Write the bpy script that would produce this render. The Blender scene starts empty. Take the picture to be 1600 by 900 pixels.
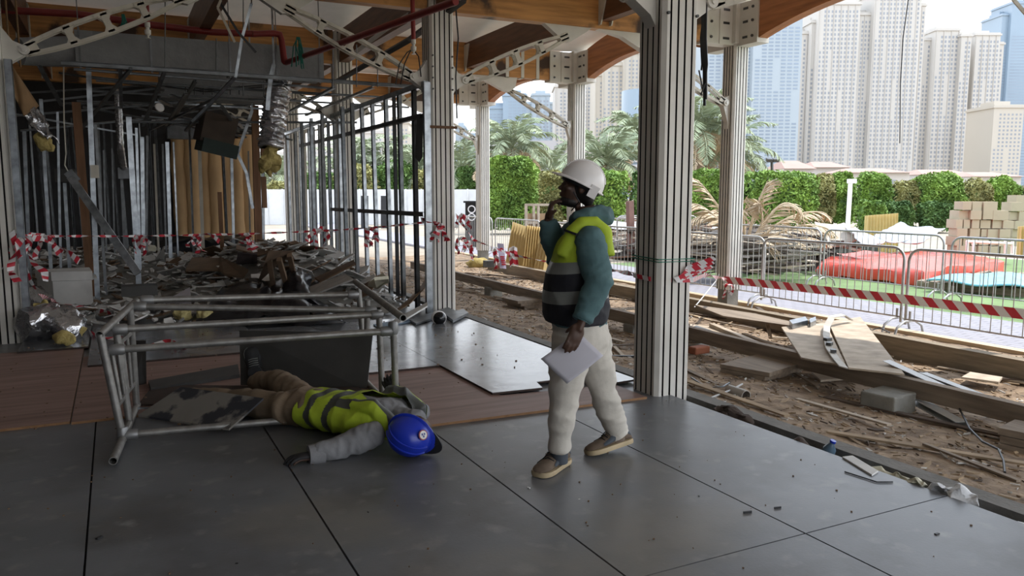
import bpy, bmesh, math, random
from mathutils import Vector, Matrix, Euler, noise as mnoise
import numpy as np

# ---------------------------------------------------------------- camera, sky, sun, exposure
SC = bpy.context.scene
COL = SC.collection
H = 1.6                      # eye height above the deck
FPX, PITCH, YAW = 1230.0, math.atan(150 / 1230.0), math.atan(622 / math.hypot(1230.0, 150.0))
cam_d = bpy.data.cameras.new('camera')
cam_d.sensor_width = 36.0
cam_d.lens = 36.0 * FPX / 1600.0
cam_d.clip_start, cam_d.clip_end = 0.05, 3000
cam = bpy.data.objects.new('camera', cam_d)
COL.objects.link(cam)
cam.location = (0, 0, H)
cam.rotation_euler = (math.pi / 2 - PITCH, 0, -YAW)
SC.camera = cam

wd = bpy.data.worlds.new('sky')
SC.world = wd
wd.use_nodes = True
wn, wl = wd.node_tree.nodes, wd.node_tree.links
bg = wn['Background']
tc = wn.new('ShaderNodeTexCoord'); sp = wn.new('ShaderNodeSeparateXYZ'); cr = wn.new('ShaderNodeValToRGB')
wl.new(tc.outputs['Generated'], sp.inputs[0]); wl.new(sp.outputs['Z'], cr.inputs[0]); wl.new(cr.outputs[0], bg.inputs[0])
cr.color_ramp.elements[0].position = 0.0; cr.color_ramp.elements[0].color = (0.96, 0.98, 1.0, 1)
cr.color_ramp.elements[1].position = 0.75; cr.color_ramp.elements[1].color = (0.66, 0.80, 1.0, 1)
bg.inputs[1].default_value = 1.5

sun_d = bpy.data.lights.new('sun', 'SUN')
sun_d.energy = 2.6; sun_d.angle = math.radians(0.8); sun_d.color = (1.0, 0.96, 0.90)
sun = bpy.data.objects.new('sun', sun_d); COL.objects.link(sun)
SUN_EL = math.radians(60)
_sd = Vector((0.98, -0.18, 0)).normalized() * math.cos(SUN_EL) + Vector((0, 0, math.sin(SUN_EL)))
sun.rotation_euler = _sd.to_track_quat('Z', 'Y').to_euler()
sun.location = (30, 0, 60)

SC.view_settings.view_transform = 'Standard'
SC.view_settings.look = 'None'
SC.view_settings.exposure = 0.98
SC.view_settings.gamma = 1.0
SC.view_settings.use_curve_mapping = False

# ---------------------------------------------------------------- measuring helpers (photograph sight lines -> metres)
def ray(x, y):
    u = (x - 800) / FPX; v = (450 - y) / FPX
    fy = math.cos(PITCH) + v * math.sin(PITCH); z = -math.sin(PITCH) + v * math.cos(PITCH)
    return Vector((u * math.cos(YAW) + fy * math.sin(YAW), -u * math.sin(YAW) + fy * math.cos(YAW), z))
EYE = Vector((0, 0, H))
def G(x, y, z=0.0):
    r = ray(x, y); return EYE + r * ((z - H) / r.z)
def AY(x, y, Y):
    r = ray(x, y); return EYE + r * (Y / r.y)
def AX(x, y, X):
    r = ray(x, y); return EYE + r * (X / r.x)
def D(x, y, d):
    r = ray(x, y); return EYE + r * (d / (r.x * math.sin(YAW) + r.y * math.cos(YAW)))
RIGHT = Vector((math.cos(YAW), -math.sin(YAW), 0)); AWAY = Vector((math.sin(YAW), math.cos(YAW), 0)); UP = Vector((0, 0, 1))
def V(*a): return Vector(a)
RND = random.Random(7)
U = RND.uniform

# ---------------------------------------------------------------- materials
MATS = {}
def M(name, c, rough=0.6, metal=0.0, var=0.18, scale=5.0, bump=0.0, bscale=40.0, c2=None, spec=0.5, alpha=None, trans=0.0, stretch=None, detail=6.0, contrast=(0.3, 0.7)):
    if name in MATS: return MATS[name]
    m = bpy.data.materials.new(name); m.use_nodes = True
    n, l = m.node_tree.nodes, m.node_tree.links
    b = n['Principled BSDF']
    b.inputs['Roughness'].default_value = rough; b.inputs['Metallic'].default_value = metal
    b.inputs['Specular IOR Level'].default_value = spec
    t = n.new('ShaderNodeTexCoord'); mp = n.new('ShaderNodeMapping'); l.new(t.outputs['Object'], mp.inputs[0])
    if stretch: mp.inputs['Scale'].default_value = stretch
    nz = n.new('ShaderNodeTexNoise'); nz.inputs['Scale'].default_value = scale; nz.inputs['Detail'].default_value = detail
    l.new(mp.outputs[0], nz.inputs[0])
    r = n.new('ShaderNodeValToRGB'); l.new(nz.outputs[0], r.inputs[0])
    a = tuple(max(0, x * (1 - var)) for x in c); d = c2 if c2 else tuple(min(1, x * (1 + var)) for x in c)
    r.color_ramp.elements[0].position = contrast[0]; r.color_ramp.elements[1].position = contrast[1]
    r.color_ramp.elements[0].color = (*a, 1); r.color_ramp.elements[1].color = (*d, 1)
    l.new(r.outputs[0], b.inputs['Base Color'])
    if bump:
        nb = n.new('ShaderNodeTexNoise'); nb.inputs['Scale'].default_value = bscale; nb.inputs['Detail'].default_value = 4
        l.new(mp.outputs[0], nb.inputs[0])
        bp = n.new('ShaderNodeBump'); bp.inputs['Strength'].default_value = bump; bp.inputs['Distance'].default_value = 0.02
        l.new(nb.outputs[0], bp.inputs['Height']); l.new(bp.outputs[0], b.inputs['Normal'])
    if trans: b.inputs['Transmission Weight'].default_value = trans
    if alpha is not None: b.inputs['Alpha'].default_value = alpha
    MATS[name] = m
    return m
def nodes_of(m): return m.node_tree.nodes, m.node_tree.links, m.node_tree.nodes['Principled BSDF']

# ---------------------------------------------------------------- mesh builder
def frame_of(d, up=None):
    d = Vector(d).normalized()
    u = Vector(up) if up is not None else (Vector((0, 0, 1)) if abs(d.z) < 0.95 else Vector((1, 0, 0)))
    s = d.cross(u)
    if s.length < 1e-5: s = d.cross(Vector((0, 1, 0)))
    s.normalize(); return d, s, s.cross(d).normalized()
class MB:
    def __init__(s): s.v = []; s.f = []; s.m = []
    def add(s, vs, fs, mi=0):
        o = len(s.v); s.v += [Vector(p) for p in vs]
        s.f += [tuple(i + o for i in f) for f in fs]; s.m += [mi] * len(fs); return s
    def box(s, c, size, rot=None, mi=0):
        c = Vector(c); hx, hy, hz = [q / 2 for q in size]
        R = rot if isinstance(rot, Matrix) else (Euler(rot).to_matrix() if rot else Matrix.Identity(3))
        vs = [c + R @ Vector((x * hx, y * hy, z * hz)) for z in (-1, 1) for y in (-1, 1) for x in (-1, 1)]
        return s.add(vs, [(0, 2, 3, 1), (4, 5, 7, 6), (0, 1, 5, 4), (2, 6, 7, 3), (0, 4, 6, 2), (1, 3, 7, 5)], mi)
    def b2(s, x0, x1, y0, y1, z0, z1, mi=0):
        return s.box(((x0 + x1) / 2, (y0 + y1) / 2, (z0 + z1) / 2), (abs(x1 - x0), abs(y1 - y0), abs(z1 - z0)), None, mi)
    def bar(s, a, b, w, h, up=None, mi=0):
        a, b = Vector(a), Vector(b); d, sd, u = frame_of(b - a, up)
        vs = [p + sd * (i * w / 2) + u * (j * h / 2) for p in (a, b) for i, j in ((-1, -1), (1, -1), (1, 1), (-1, 1))]
        return s.add(vs, [(3, 2, 1, 0), (4, 5, 6, 7), (0, 1, 5, 4), (1, 2, 6, 5), (2, 3, 7, 6), (3, 0, 4, 7)], mi)
    def chan(s, a, b, w, h, t=0.004, up=None, mi=0):
        """a C channel: web and two flanges, open on one side"""
        a, b = Vector(a), Vector(b); d, sd, u = frame_of(b - a, up)
        s.bar(a - sd * (w / 2 - t / 2), b - sd * (w / 2 - t / 2), t, h, u, mi)
        for k in (-1, 1): s.bar(a + u * (k * (h / 2 - t / 2)), b + u * (k * (h / 2 - t / 2)), w, t, u, mi)
        return s
    def tube(s, pts, r, n=8, caps=True, mi=0, flat=1.0):
        pts = [Vector(p) for p in pts]; k = len(pts); rs = r if isinstance(r, (list, tuple)) else [r] * k
        vs = []; prev = None
        for i in range(k):
            d = (pts[min(i + 1, k - 1)] - pts[max(i - 1, 0)])
            d = d.normalized() if d.length > 1e-9 else Vector((0, 0, 1))
            if prev is None: _, sd, u = frame_of(d)
            else:
                sd = prev - d * prev.dot(d)
                sd = sd.normalized() if sd.length > 1e-6 else frame_of(d)[1]
                u = sd.cross(d)
            prev = sd
            for j in range(n):
                a = 2 * math.pi * j / n
                vs.append(pts[i] + sd * (math.cos(a) * rs[i]) + u * (math.sin(a) * rs[i] * flat))
        fs = [(i * n + j, i * n + (j + 1) % n, (i + 1) * n + (j + 1) % n, (i + 1) * n + j) for i in range(k - 1) for j in range(n)]
        if caps: fs += [tuple(range(n - 1, -1, -1)), tuple(range((k - 1) * n, k * n))]
        return s.add(vs, fs, mi)
    def pipe(s, a, b, r, ri=None, n=12, mi=0):
        """an open-ended pipe with a wall"""
        a, b = Vector(a), Vector(b); d, sd, u = frame_of(b - a); ri = ri or r * 0.8
        vs = [p + (sd * math.cos(t) + u * math.sin(t)) * q for p, q in ((a, ri), (a, r), (b, r), (b, ri)) for t in [2 * math.pi * j / n for j in range(n)]]
        fs = [(i * n + j, i * n + (j + 1) % n, ((i + 1) % 4) * n + (j + 1) % n, ((i + 1) % 4) * n + j) for i in range(4) for j in range(n)]
        return s.add(vs, fs, mi)
    def loft(s, rings, caps=True, mi=0, closed=True):
        n = len(rings[0]); vs = [Vector(p) for r in rings for p in r]
        fs = [(i * n + j, i * n + (j + 1) % n, (i + 1) * n + (j + 1) % n, (i + 1) * n + j) for i in range(len(rings) - 1) for j in range(n if closed else n - 1)]
        if caps: fs += [tuple(range(n - 1, -1, -1)), tuple(range((len(rings) - 1) * n, len(rings) * n))]
        return s.add(vs, fs, mi)
    def prism(s, poly, ext, mi=0):
        """poly: 3-D points of a planar outline, ext: extrusion vector"""
        p = [Vector(q) for q in poly]; e = Vector(ext); n = len(p)
        return s.add(p + [q + e for q in p], [tuple(range(n - 1, -1, -1)), tuple(range(n, 2 * n))] + [(i, (i + 1) % n, n + (i + 1) % n, n + i) for i in range(n)], mi)
    def ell(s, c, r, rot=None, n=14, m=9, mi=0):
        c = Vector(c); R = rot if isinstance(rot, Matrix) else (Euler(rot).to_matrix() if rot else Matrix.Identity(3))
        r = (r, r, r) if not isinstance(r, (tuple, list)) else r
        vs = [c + R @ Vector((0, 0, -r[2]))]
        for i in range(1, m):
            t = -math.pi / 2 + math.pi * i / m
            for j in range(n):
                a = 2 * math.pi * j / n
                vs.append(c + R @ Vector((math.cos(t) * math.cos(a) * r[0], math.cos(t) * math.sin(a) * r[1], math.sin(t) * r[2])))
        vs.append(c + R @ Vector((0, 0, r[2]))); L = len(vs) - 1
        fs = [(0, 1 + (j + 1) % n, 1 + j) for j in range(n)] + [(L, L - n + j, L - n + (j + 1) % n) for j in range(n)]
        fs += [(1 + i * n + j, 1 + i * n + (j + 1) % n, 1 + (i + 1) * n + (j + 1) % n, 1 + (i + 1) * n + j) for i in range(m - 2) for j in range(n)]
        return s.add(vs, fs, mi)
    def lathe(s, prof, c=(0, 0, 0), n=20, mi=0, R=None):
        c = Vector(c); R = R or Matrix.Identity(3); rings = []
        for r, z in prof: rings.append([c + R @ Vector((r * math.cos(2 * math.pi * j / n), r * math.sin(2 * math.pi * j / n), z)) for j in range(n)])
        return s.loft(rings, True, mi)
    def grid(s, fn, nu, nv, mi=0):
        vs = [fn(i / nu, j / nv) for j in range(nv + 1) for i in range(nu + 1)]
        fs = [(j * (nu + 1) + i, j * (nu + 1) + i + 1, (j + 1) * (nu + 1) + i + 1, (j + 1) * (nu + 1) + i) for j in range(nv) for i in range(nu)]
        return s.add(vs, fs, mi)
    def mesh(s, name, mats, o, smooth):
        me = bpy.data.meshes.new(name)
        me.from_pydata([tuple(p - o) for p in s.v], [], s.f)
        for m in (mats if isinstance(mats, (list, tuple)) else [mats]): me.materials.append(m)
        for p, mi in zip(me.polygons, s.m): p.material_index = mi
        if smooth:
            me.polygons.foreach_set('use_smooth', [True] * len(me.polygons))
            try: me.set_sharp_from_angle(angle=math.radians(smooth if smooth > 1 else 40))
            except Exception: pass
        me.update(); return me
    def build(s, name, mats, parent=None, smooth=0, loc=None, thick=0):
        if parent is not None: o = world_loc(parent)
        elif loc is not None: o = Vector(loc)
        else:
            xs = [p.x for p in s.v]; ys = [p.y for p in s.v]
            o = Vector(((min(xs) + max(xs)) / 2, (min(ys) + max(ys)) / 2, min(p.z for p in s.v)))
        ob = bpy.data.objects.new(name, s.mesh(name, mats, o, smooth)); COL.objects.link(ob)
        if parent is not None:
            ob.parent = parent
        else: ob.location = o
        if thick:
            md = ob.modifiers.new('thickness', 'SOLIDIFY'); md.thickness = thick; md.offset = 0
        return ob
def world_loc(o):
    p = Vector(o.location)
    while o.parent is not None: o = o.parent; p += Vector(o.location)
    return p
def tag(o, label=None, cat=None, group=None, kind=None):
    if label: o['label'] = label
    if cat: o['category'] = cat
    if group: o['group'] = group
    if kind: o['kind'] = kind
    return o
def thing(name, label, cat, loc, group=None, rz=0.0):
    o = bpy.data.objects.new(name, None); COL.objects.link(o); o.empty_display_size = 0.1
    o.location = loc; o.rotation_euler = (0, 0, rz); return tag(o, label, cat, group)
def struct(name, mb, mats, smooth=0, thick=0):
    return tag(mb.build(name, mats, None, smooth, None, thick), kind='structure')
def copy_tree(o, loc=None, rz=None, label=None, group=None):
    c = o.copy(); COL.objects.link(c)
    if loc is not None: c.location = loc
    if rz is not None: c.rotation_euler = (0, 0, rz)
    if label: c['label'] = label
    if group: c['group'] = group
    for ch in list(o.children):
        d = ch.copy(); COL.objects.link(d); d.parent = c
        for g in list(ch.children):
            e = g.copy(); COL.objects.link(e); e.parent = d
    return c
def bake(mb, voxel, smooth_it=4, shrink=0.5):
    """melt overlapping solids into one continuous skin"""
    me = mb.mesh('skin', [], Vector((0, 0, 0)), 0)
    ob = bpy.data.objects.new('skin', me); COL.objects.link(ob)
    r = ob.modifiers.new('r', 'REMESH'); r.mode = 'VOXEL'; r.voxel_size = voxel; r.use_smooth_shade = True
    if smooth_it:
        q = ob.modifiers.new('s', 'SMOOTH'); q.iterations = smooth_it; q.factor = shrink
    dg = bpy.context.evaluated_depsgraph_get(); dg.update()
    ev = ob.evaluated_get(dg); m2 = bpy.data.meshes.new_from_object(ev)
    out = MB(); out.v = [Vector(v.co) for v in m2.vertices]; out.f = [tuple(p.vertices) for p in m2.polygons]; out.m = [0] * len(out.f); out.n = [Vector(v.normal) for v in m2.vertices]
    bpy.data.objects.remove(ob); bpy.data.meshes.remove(me); bpy.data.meshes.remove(m2)
    return out
def crease(mb, amp, ax, along, across, seed=0.0):
    """cloth folds: noise stretched round axis ax, pushed along the surface normal"""
    ax = Vector(ax).normalized()
    for i, p in enumerate(mb.v):
        q = p * across + ax * (p.dot(ax) * (along - across)) + V(seed, seed * .7, 0); n_ = mb.n[i]
        mb.v[i] = p + n_ * (amp * (1 - 2 * abs(mnoise.noise(q))) - amp * .35)
    return mb
ORD = ['first', 'second', 'third', 'fourth', 'fifth', 'sixth', 'seventh', 'eighth', 'ninth', 'tenth', 'eleventh', 'twelfth', 'thirteenth', 'fourteenth', 'fifteenth', 'sixteenth',
       'seventeenth', 'eighteenth', 'nineteenth', 'twentieth', 'twenty-first', 'twenty-second', 'twenty-third', 'twenty-fourth', 'twenty-fifth', 'twenty-sixth', 'twenty-seventh', 'twenty-eighth', 'twenty-ninth', 'thirtieth']

# ================================================================ building shell
XI, XO, XL = 3.88, 8.95, -1.12            # inner, outer and far-side column lines
YS = [0.2, 5.05, 9.9, 14.75, 19.6]        # column rows
m_cream = M('cream_paint', (0.66, 0.635, 0.58), 0.42, var=0.10, scale=3, bump=0.05)
m_cream_d = M('cream_paint_dusty', (0.58, 0.54, 0.46), 0.55, var=0.16, scale=4)
m_groove = M('groove_gasket', (0.012, 0.012, 0.012), 0.8)
m_bolt = M('dark_bolt', (0.10, 0.10, 0.10), 0.4, 0.8)
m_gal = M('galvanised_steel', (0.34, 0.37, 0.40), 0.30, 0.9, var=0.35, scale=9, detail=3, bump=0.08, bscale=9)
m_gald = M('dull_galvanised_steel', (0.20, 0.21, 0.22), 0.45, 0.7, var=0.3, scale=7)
m_black = M('black_steel', (0.018, 0.018, 0.02), 0.45)
m_rubble_dark = M('black_plastic_sheet', (0.012, 0.012, 0.015), 0.3, bump=0.6, bscale=7)
def wood(name, c, c2, stretch, rough=0.5, bump=0.1): return M(name, c, rough, var=0.3, scale=2.2, c2=c2, stretch=stretch, bump=bump, bscale=6, contrast=(0.25, 0.75))
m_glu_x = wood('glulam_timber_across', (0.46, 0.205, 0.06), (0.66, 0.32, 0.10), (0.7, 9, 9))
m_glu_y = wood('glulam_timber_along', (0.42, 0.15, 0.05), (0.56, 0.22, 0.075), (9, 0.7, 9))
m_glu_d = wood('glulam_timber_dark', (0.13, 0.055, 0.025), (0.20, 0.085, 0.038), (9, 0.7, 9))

# tar stains on the rafters: blotches with a shape of their own
def stain(m, col, scale, lo, hi):
    n, l, b = nodes_of(m)
    src = b.inputs['Base Color'].links[0].from_socket
    tx = n.new('ShaderNodeTexCoord'); nz = n.new('ShaderNodeTexNoise'); nz.inputs['Scale'].default_value = scale; nz.inputs['Detail'].default_value = 8
    l.new(tx.outputs['Object'], nz.inputs[0])
    r = n.new('ShaderNodeValToRGB'); r.color_ramp.elements[0].position = lo; r.color_ramp.elements[1].position = hi
    l.new(nz.outputs[0], r.inputs[0])
    mx = n.new('ShaderNodeMix'); mx.data_type = 'RGBA'; l.new(r.outputs[0], mx.inputs[0]); l.new(src, mx.inputs[6]); mx.inputs[7].default_value = (*col, 1)
    l.new(mx.outputs[2], b.inputs['Base Color'])
stain(m_glu_x, (0.05, 0.022, 0.01), 1.6, 0.56, 0.66)

# ---- floor: dark film-faced boards laid edge to edge
m_floor = M('grey_film_board', (0.145, 0.150, 0.162), 0.36, var=0.22, scale=1.6, bump=0.03, bscale=60, detail=9, spec=0.4)
stain(m_floor, (0.085, 0.082, 0.08), 2.3, 0.5, 0.75)
stain(m_floor, (0.24, 0.24, 0.235), 7.0, 0.58, 0.78)
stain(m_floor, (0.20, 0.185, 0.165), 0.9, 0.55, 0.75)
m_sub = M('black_gap', (0.012, 0.012, 0.013), 0.9)
fl = MB()
fl.b2(-7, 3.80, -5, 24.5, -0.30, -0.022, 1)
xs = [-7, -6.2, -5.2, -4.2, -3.2, -2.2, -1.2, -0.2, 0.83, 1.83, 2.83, 3.87]
for i in range(len(xs) - 1):
    off = 2.55 if xs[i] > 1.5 else (5.02 if xs[i] < -0.3 else 7.49 if i % 2 else 6.4)
    cuts = [-5] + [y for y in [off - 4.94, off - 2.47, off, off + 2.47, off + 4.94, off + 7.4, off + 9.9, off + 12.4, off + 14.8, off + 17.2] if -4.9 < y < 24.3] + [24.5]
    if 0 <= xs[i] + 0.2 < 1.2 and xs[i] < 1: cuts = [-5, -0.9, 7.6, 10, 12.5, 15, 20, 24.5]
    for a, b in zip(cuts, cuts[1:]):
        fl.b2(xs[i] + 0.005, xs[i + 1] - 0.005, a + 0.004, b - 0.004, -0.022, 0.0, 0)
struct('floor', fl, [m_floor, m_sub])

# ---- loose sheets on the deck
m_ply = wood('brown_formply', (0.24, 0.145, 0.12), (0.34, 0.215, 0.18), (0.6, 7, 7), 0.55, 0.03)
m_plyedge = M('raw_plywood_edge', (0.28, 0.15, 0.07), 0.8, scale=20)
m_wet = M('wet_grey_sheet', (0.16, 0.165, 0.175), 0.21, var=0.4, scale=2.5, bump=0.12, bscale=5, spec=0.6)
m_edged = M('dark_sheet_edge', (0.045, 0.028, 0.022), 0.8)
def sheet(name, label, cat, x0, x1, y0, y1, z0, z1, top, edge, poly=None):
    p = poly or [(x0, y0), (x1, y0), (x1, y1), (x0, y1)]
    b = MB(); n = len(p)
    b.add([V(x, y, z0) for x, y in p] + [V(x, y, z1) for x, y in p], [tuple(range(n - 1, -1, -1))], 1)
    b.add(b.v[:2 * n], [tuple(range(n, 2 * n))], 0)
    b.add(b.v[:2 * n], [(i, (i + 1) % n, n + (i + 1) % n, n + i) for i in range(n)], 1)
    return tag(b.build(name, [top, edge]), label, cat)
sheet('plywood_sheet', 'big reddish brown plywood sheet lying behind the walking man', 'board', 1.45, 3.66, 4.9, 7.3, 0.0005, 0.018, m_ply, m_plyedge, [(1.45, 4.95), (3.62, 4.87), (3.62, 5.32), (2.62, 5.42), (2.62, 7.3), (1.45, 7.3)])
sheet('plywood_sheet', 'reddish brown plywood sheet under the fallen scaffold frame', 'board', -0.35, 1.43, 6.1, 8.55, 0.0005, 0.018, m_ply, m_plyedge)
sheet('plywood_sheet', 'reddish brown plywood sheet lying beside the foil wrapped bundle', 'board', -3.4, -0.36, 6.13, 9.1, 0.0005, 0.018, m_ply, m_plyedge)
sheet('grey_sheet', 'shiny wet grey board with a glare of daylight', 'board', 2.56, 3.86, 5.4, 9.3, 0.0185, 0.036, m_wet, m_edged, [(2.57, 5.46), (3.0, 5.43), (3.05, 5.62), (3.3, 5.62), (3.62, 5.31), (3.85, 5.33), (3.85, 9.3), (2.57, 9.3)])
sheet('grey_sheet', 'long wet grey board between the scaffold frame and the rubble', 'board', 1.30, 2.565, 6.57, 9.3, 0.0185, 0.036, m_wet, m_edged)
sheet('grey_sheet', 'dull grey board seen through the scaffold frame', 'board', -0.3, 1.29, 8.0, 10.2, 0.0185, 0.036, m_wet, m_edged)
sheet('grey_sheet', 'dark grey board under the foil wrapped bundle', 'board', -0.94, -0.32, 9.0, 11.4, 0.0185, 0.036, m_wet, m_edged)

# ---- ground outside
m_sand = M('littered_sand', (0.20, 0.13, 0.08), 0.95, var=0.4, scale=5.5, bump=1.0, bscale=22, c2=(0.40, 0.29, 0.19), detail=10)
m_far = M('pale_sand', (0.30, 0.25, 0.19), 0.95, var=0.2, scale=0.6)
m_conc = M('concrete', (0.25, 0.24, 0.21), 0.9, var=0.2, scale=5, bump=0.3)
m_pave = M('lilac_pavers', (0.46, 0.44, 0.45), 0.85, var=0.1, scale=3)
def brick_mat(m, c1, c2, mortar, scale, w, h, rot=0.0):
    n, l, b = nodes_of(m); t = n.new('ShaderNodeTexCoord'); mp = n.new('ShaderNodeMapping'); mp.inputs['Rotation'].default_value = (0, 0, rot)
    k = n.new('ShaderNodeTexBrick'); k.inputs['Scale'].default_value = scale; k.inputs['Brick Width'].default_value = w; k.inputs['Row Height'].default_value = h
    k.inputs['Mortar Size'].default_value = 0.012
    for i, c in ((1, c1), (2, c2), (3, mortar)): k.inputs[i].default_value = (*c, 1)
    l.new(t.outputs['Object'], mp.inputs[0]); l.new(mp.outputs[0], k.inputs[0]); l.new(k.outputs[0], b.inputs['Base Color'])
brick_mat(m_pave, (0.29, 0.275, 0.30), (0.25, 0.24, 0.265), (0.18, 0.17, 0.18), 1.0, 0.24, 0.12, math.pi / 2)
m_grass = M('artificial_grass', (0.135, 0.20, 0.075), 0.95, var=0.25, scale=1.2, bump=0.4, bscale=120)
g = MB(); g.add([V(-700, -300, -0.30), V(900, -300, -0.30), V(900, 1200, -0.30), V(-700, 1200, -0.30)], [(0, 1, 2, 3)])
struct('ground', g, m_far)
def sand_z(x, y):
    base = -0.06 - 0.17 * min(1, max(0, (x - 4.1) / 2.2))
    n1 = mnoise.noise(V(x * 0.7, y * 0.7, 1.3)) * 0.035 + mnoise.noise(V(x * 2.4, y * 2.4, 4.1)) * 0.022 + mnoise.noise(V(x * 7, y * 7, 9.0)) * 0.010
    return base + n1 - 0.02
sb = MB(); sb.grid(lambda u, v: V(4.08 + u * 5.25, -2 + v * 24, sand_z(4.08 + u * 5.25, -2 + v * 24)), 80, 340)
o = struct('ground_sand', sb, m_sand, 80)
pv = MB(); pv.b2(9.28, 11.3, -6, 60, -0.29, -0.225); struct('path', pv, m_pave)
gr = MB(); gr.b2(11.3, 22, -6, 17, -0.295, -0.235); tag(gr.build('artificial_grass', m_grass), 'bright green artificial grass strip beyond the paved path', 'grass', kind='stuff')
kb = MB(); kb.b2(9.12, 9.28, -4, 24, -0.3, -0.20); struct('path_kerb', kb, M('pale_timber', (0.50, 0.38, 0.24), 0.8, stretch=(9, 0.6, 9), scale=3))
ke = MB(); ke.b2(4.06, 4.20, -5, 24, -0.4, -0.035); ke.b2(3.80, 4.06, -5, 24, -0.4, -0.20); struct('deck_kerb', ke, M('dark_kerb_concrete', (0.19, 0.18, 0.165), 0.9, scale=5, bump=0.3))

# ---- dark hall walls; the unseen rear one is added to block light
m_dark = M('dark_wall', (0.07, 0.065, 0.06), 0.9)
m_blackwall = M('black_membrane_wall', (0.022, 0.022, 0.024), 0.6, var=0.4, scale=3)
w = MB(); w.b2(-7.2, -7.0, -5, 24.6, -0.3, 4.9); struct('wall_left', w, m_dark)
w = MB(); w.b2(-7.0, 0.0, -5.1, -4.9, -0.3, 4.9); struct('wall_light_block', w, m_dark)
w = MB(); w.b2(-7.0, 2.0, 20.4, 20.6, -0.3, 4.9); struct('wall_back', w, m_blackwall)
w = MB(); w.b2(2.0, 3.1, 20.4, 20.6, -0.3, 4.9); struct('wall_back', w, m_blackwall)

# ---- roof: timber frame under a stretched membrane
m_memb = M('roof_membrane', (0.80, 0.75, 0.68), 0.8, var=0.08, scale=2, bump=0.03)
_n, _l, _b = nodes_of(m_memb); _t = _n.new('ShaderNodeBsdfTranslucent'); _t.inputs[0].default_value = (0.8, 0.7, 0.58, 1); _x = _n.new('ShaderNodeMixShader'); _x.inputs[0].default_value = 0.03
_l.new(_b.outputs[0], _x.inputs[1]); _l.new(_t.outputs[0], _x.inputs[2]); _l.new(_x.outputs[0], _n['Material Output'].inputs[0])
def rafter(y, x0, x1, m, label):
    b = MB(); b.b2(x0, x1, y - 0.09, y + 0.09, 3.92, 4.52)
    return tag(b.build('rafter', m), label, 'beam')
RL = ['orange laminated timber rafter far overhead at the near end', 'orange laminated rafter above the close fluted column', 'tar stained orange rafter running out from the column beside the stud wall',
      'orange rafter with steel straps on the second bay', 'orange rafter over the back end of the hall']
for i, y in enumerate(YS):
    rafter(y, XI + 0.17, XO - 0.72, m_glu_x, RL[i] + ', open side')
    rafter(y, (XL + 0.17) if y == 9.9 else -7, XI - 0.17, m_glu_x, RL[i] + ', over the deck')
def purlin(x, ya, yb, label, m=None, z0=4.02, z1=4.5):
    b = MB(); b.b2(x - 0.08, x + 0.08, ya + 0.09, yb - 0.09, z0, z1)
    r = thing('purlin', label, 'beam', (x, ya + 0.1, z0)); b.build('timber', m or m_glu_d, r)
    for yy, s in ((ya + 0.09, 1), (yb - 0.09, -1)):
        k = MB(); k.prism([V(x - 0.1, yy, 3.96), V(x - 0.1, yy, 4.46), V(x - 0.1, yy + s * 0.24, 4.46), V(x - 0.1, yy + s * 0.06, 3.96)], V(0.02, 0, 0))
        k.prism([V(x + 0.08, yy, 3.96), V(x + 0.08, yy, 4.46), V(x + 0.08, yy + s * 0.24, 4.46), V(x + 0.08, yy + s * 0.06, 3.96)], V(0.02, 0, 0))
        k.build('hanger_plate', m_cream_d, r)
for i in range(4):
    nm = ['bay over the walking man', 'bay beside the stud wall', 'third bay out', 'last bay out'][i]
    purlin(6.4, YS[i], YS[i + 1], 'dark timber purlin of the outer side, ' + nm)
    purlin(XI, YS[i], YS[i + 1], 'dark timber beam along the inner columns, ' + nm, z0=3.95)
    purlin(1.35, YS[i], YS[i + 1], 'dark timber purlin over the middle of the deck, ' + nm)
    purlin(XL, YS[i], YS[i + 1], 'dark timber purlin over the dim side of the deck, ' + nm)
# arched edge beams between the outer columns
for i in range(4):
    ya, yb = (YS[i] if i != 1 else 4.72) + 0.36, (YS[i + 1] if i != 0 else 4.72) - 0.36
    b = MB(); rings = []
    for k in range(25):
        t = k / 24; y = ya + (yb - ya) * t; s = 4 * t * (1 - t)
        rings.append([V(XO - 0.09, y, 3.86 + 0.36 * s), V(XO + 0.09, y, 3.86 + 0.36 * s), V(XO + 0.09, y, 4.46 + 0.32 * s), V(XO - 0.09, y, 4.46 + 0.32 * s)])
    b.loft(rings)
    tag(b.build('arched_beam', m_glu_y, None, 25), 'arched orange timber edge beam, ' + ['nearest the viewer', 'framing the tall towers', 'behind the close column', 'farthest out along the edge'][i], 'beam')
def memb(x0, x1, y0, y1, rise):
    b = MB()
    def f(u, v):
        x = x0 + (x1 - x0) * u; y = y0 + (y1 - y0) * v
        return V(x, y, 4.545 + (.22 + .02 * max(0, x - 6.4)) * 4 * v * (1 - v) - 0.05 * math.sin(math.pi * u) * math.sin(math.pi * v))
    return b.grid(f, 14, 18)
cxs = [-7, XL, 1.35, XI, 6.4, 9.1]
cb = MB()
for i in range(-1, 4):
    ya, yb = (YS[i], YS[i + 1]) if i >= 0 else (-4.65, YS[0])  # unseen bay behind the camera, added to block light from above
    for k in range(5):
        b = memb(cxs[k], cxs[k + 1], ya, yb, 0.34 if k == 4 else 0.22)
        cb.add(b.v, b.f)
b = memb(-7, 9.1, 19.6, 24.6, 0.2); cb.add(b.v, b.f)
struct('ceiling', cb, m_memb, 80)

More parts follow.
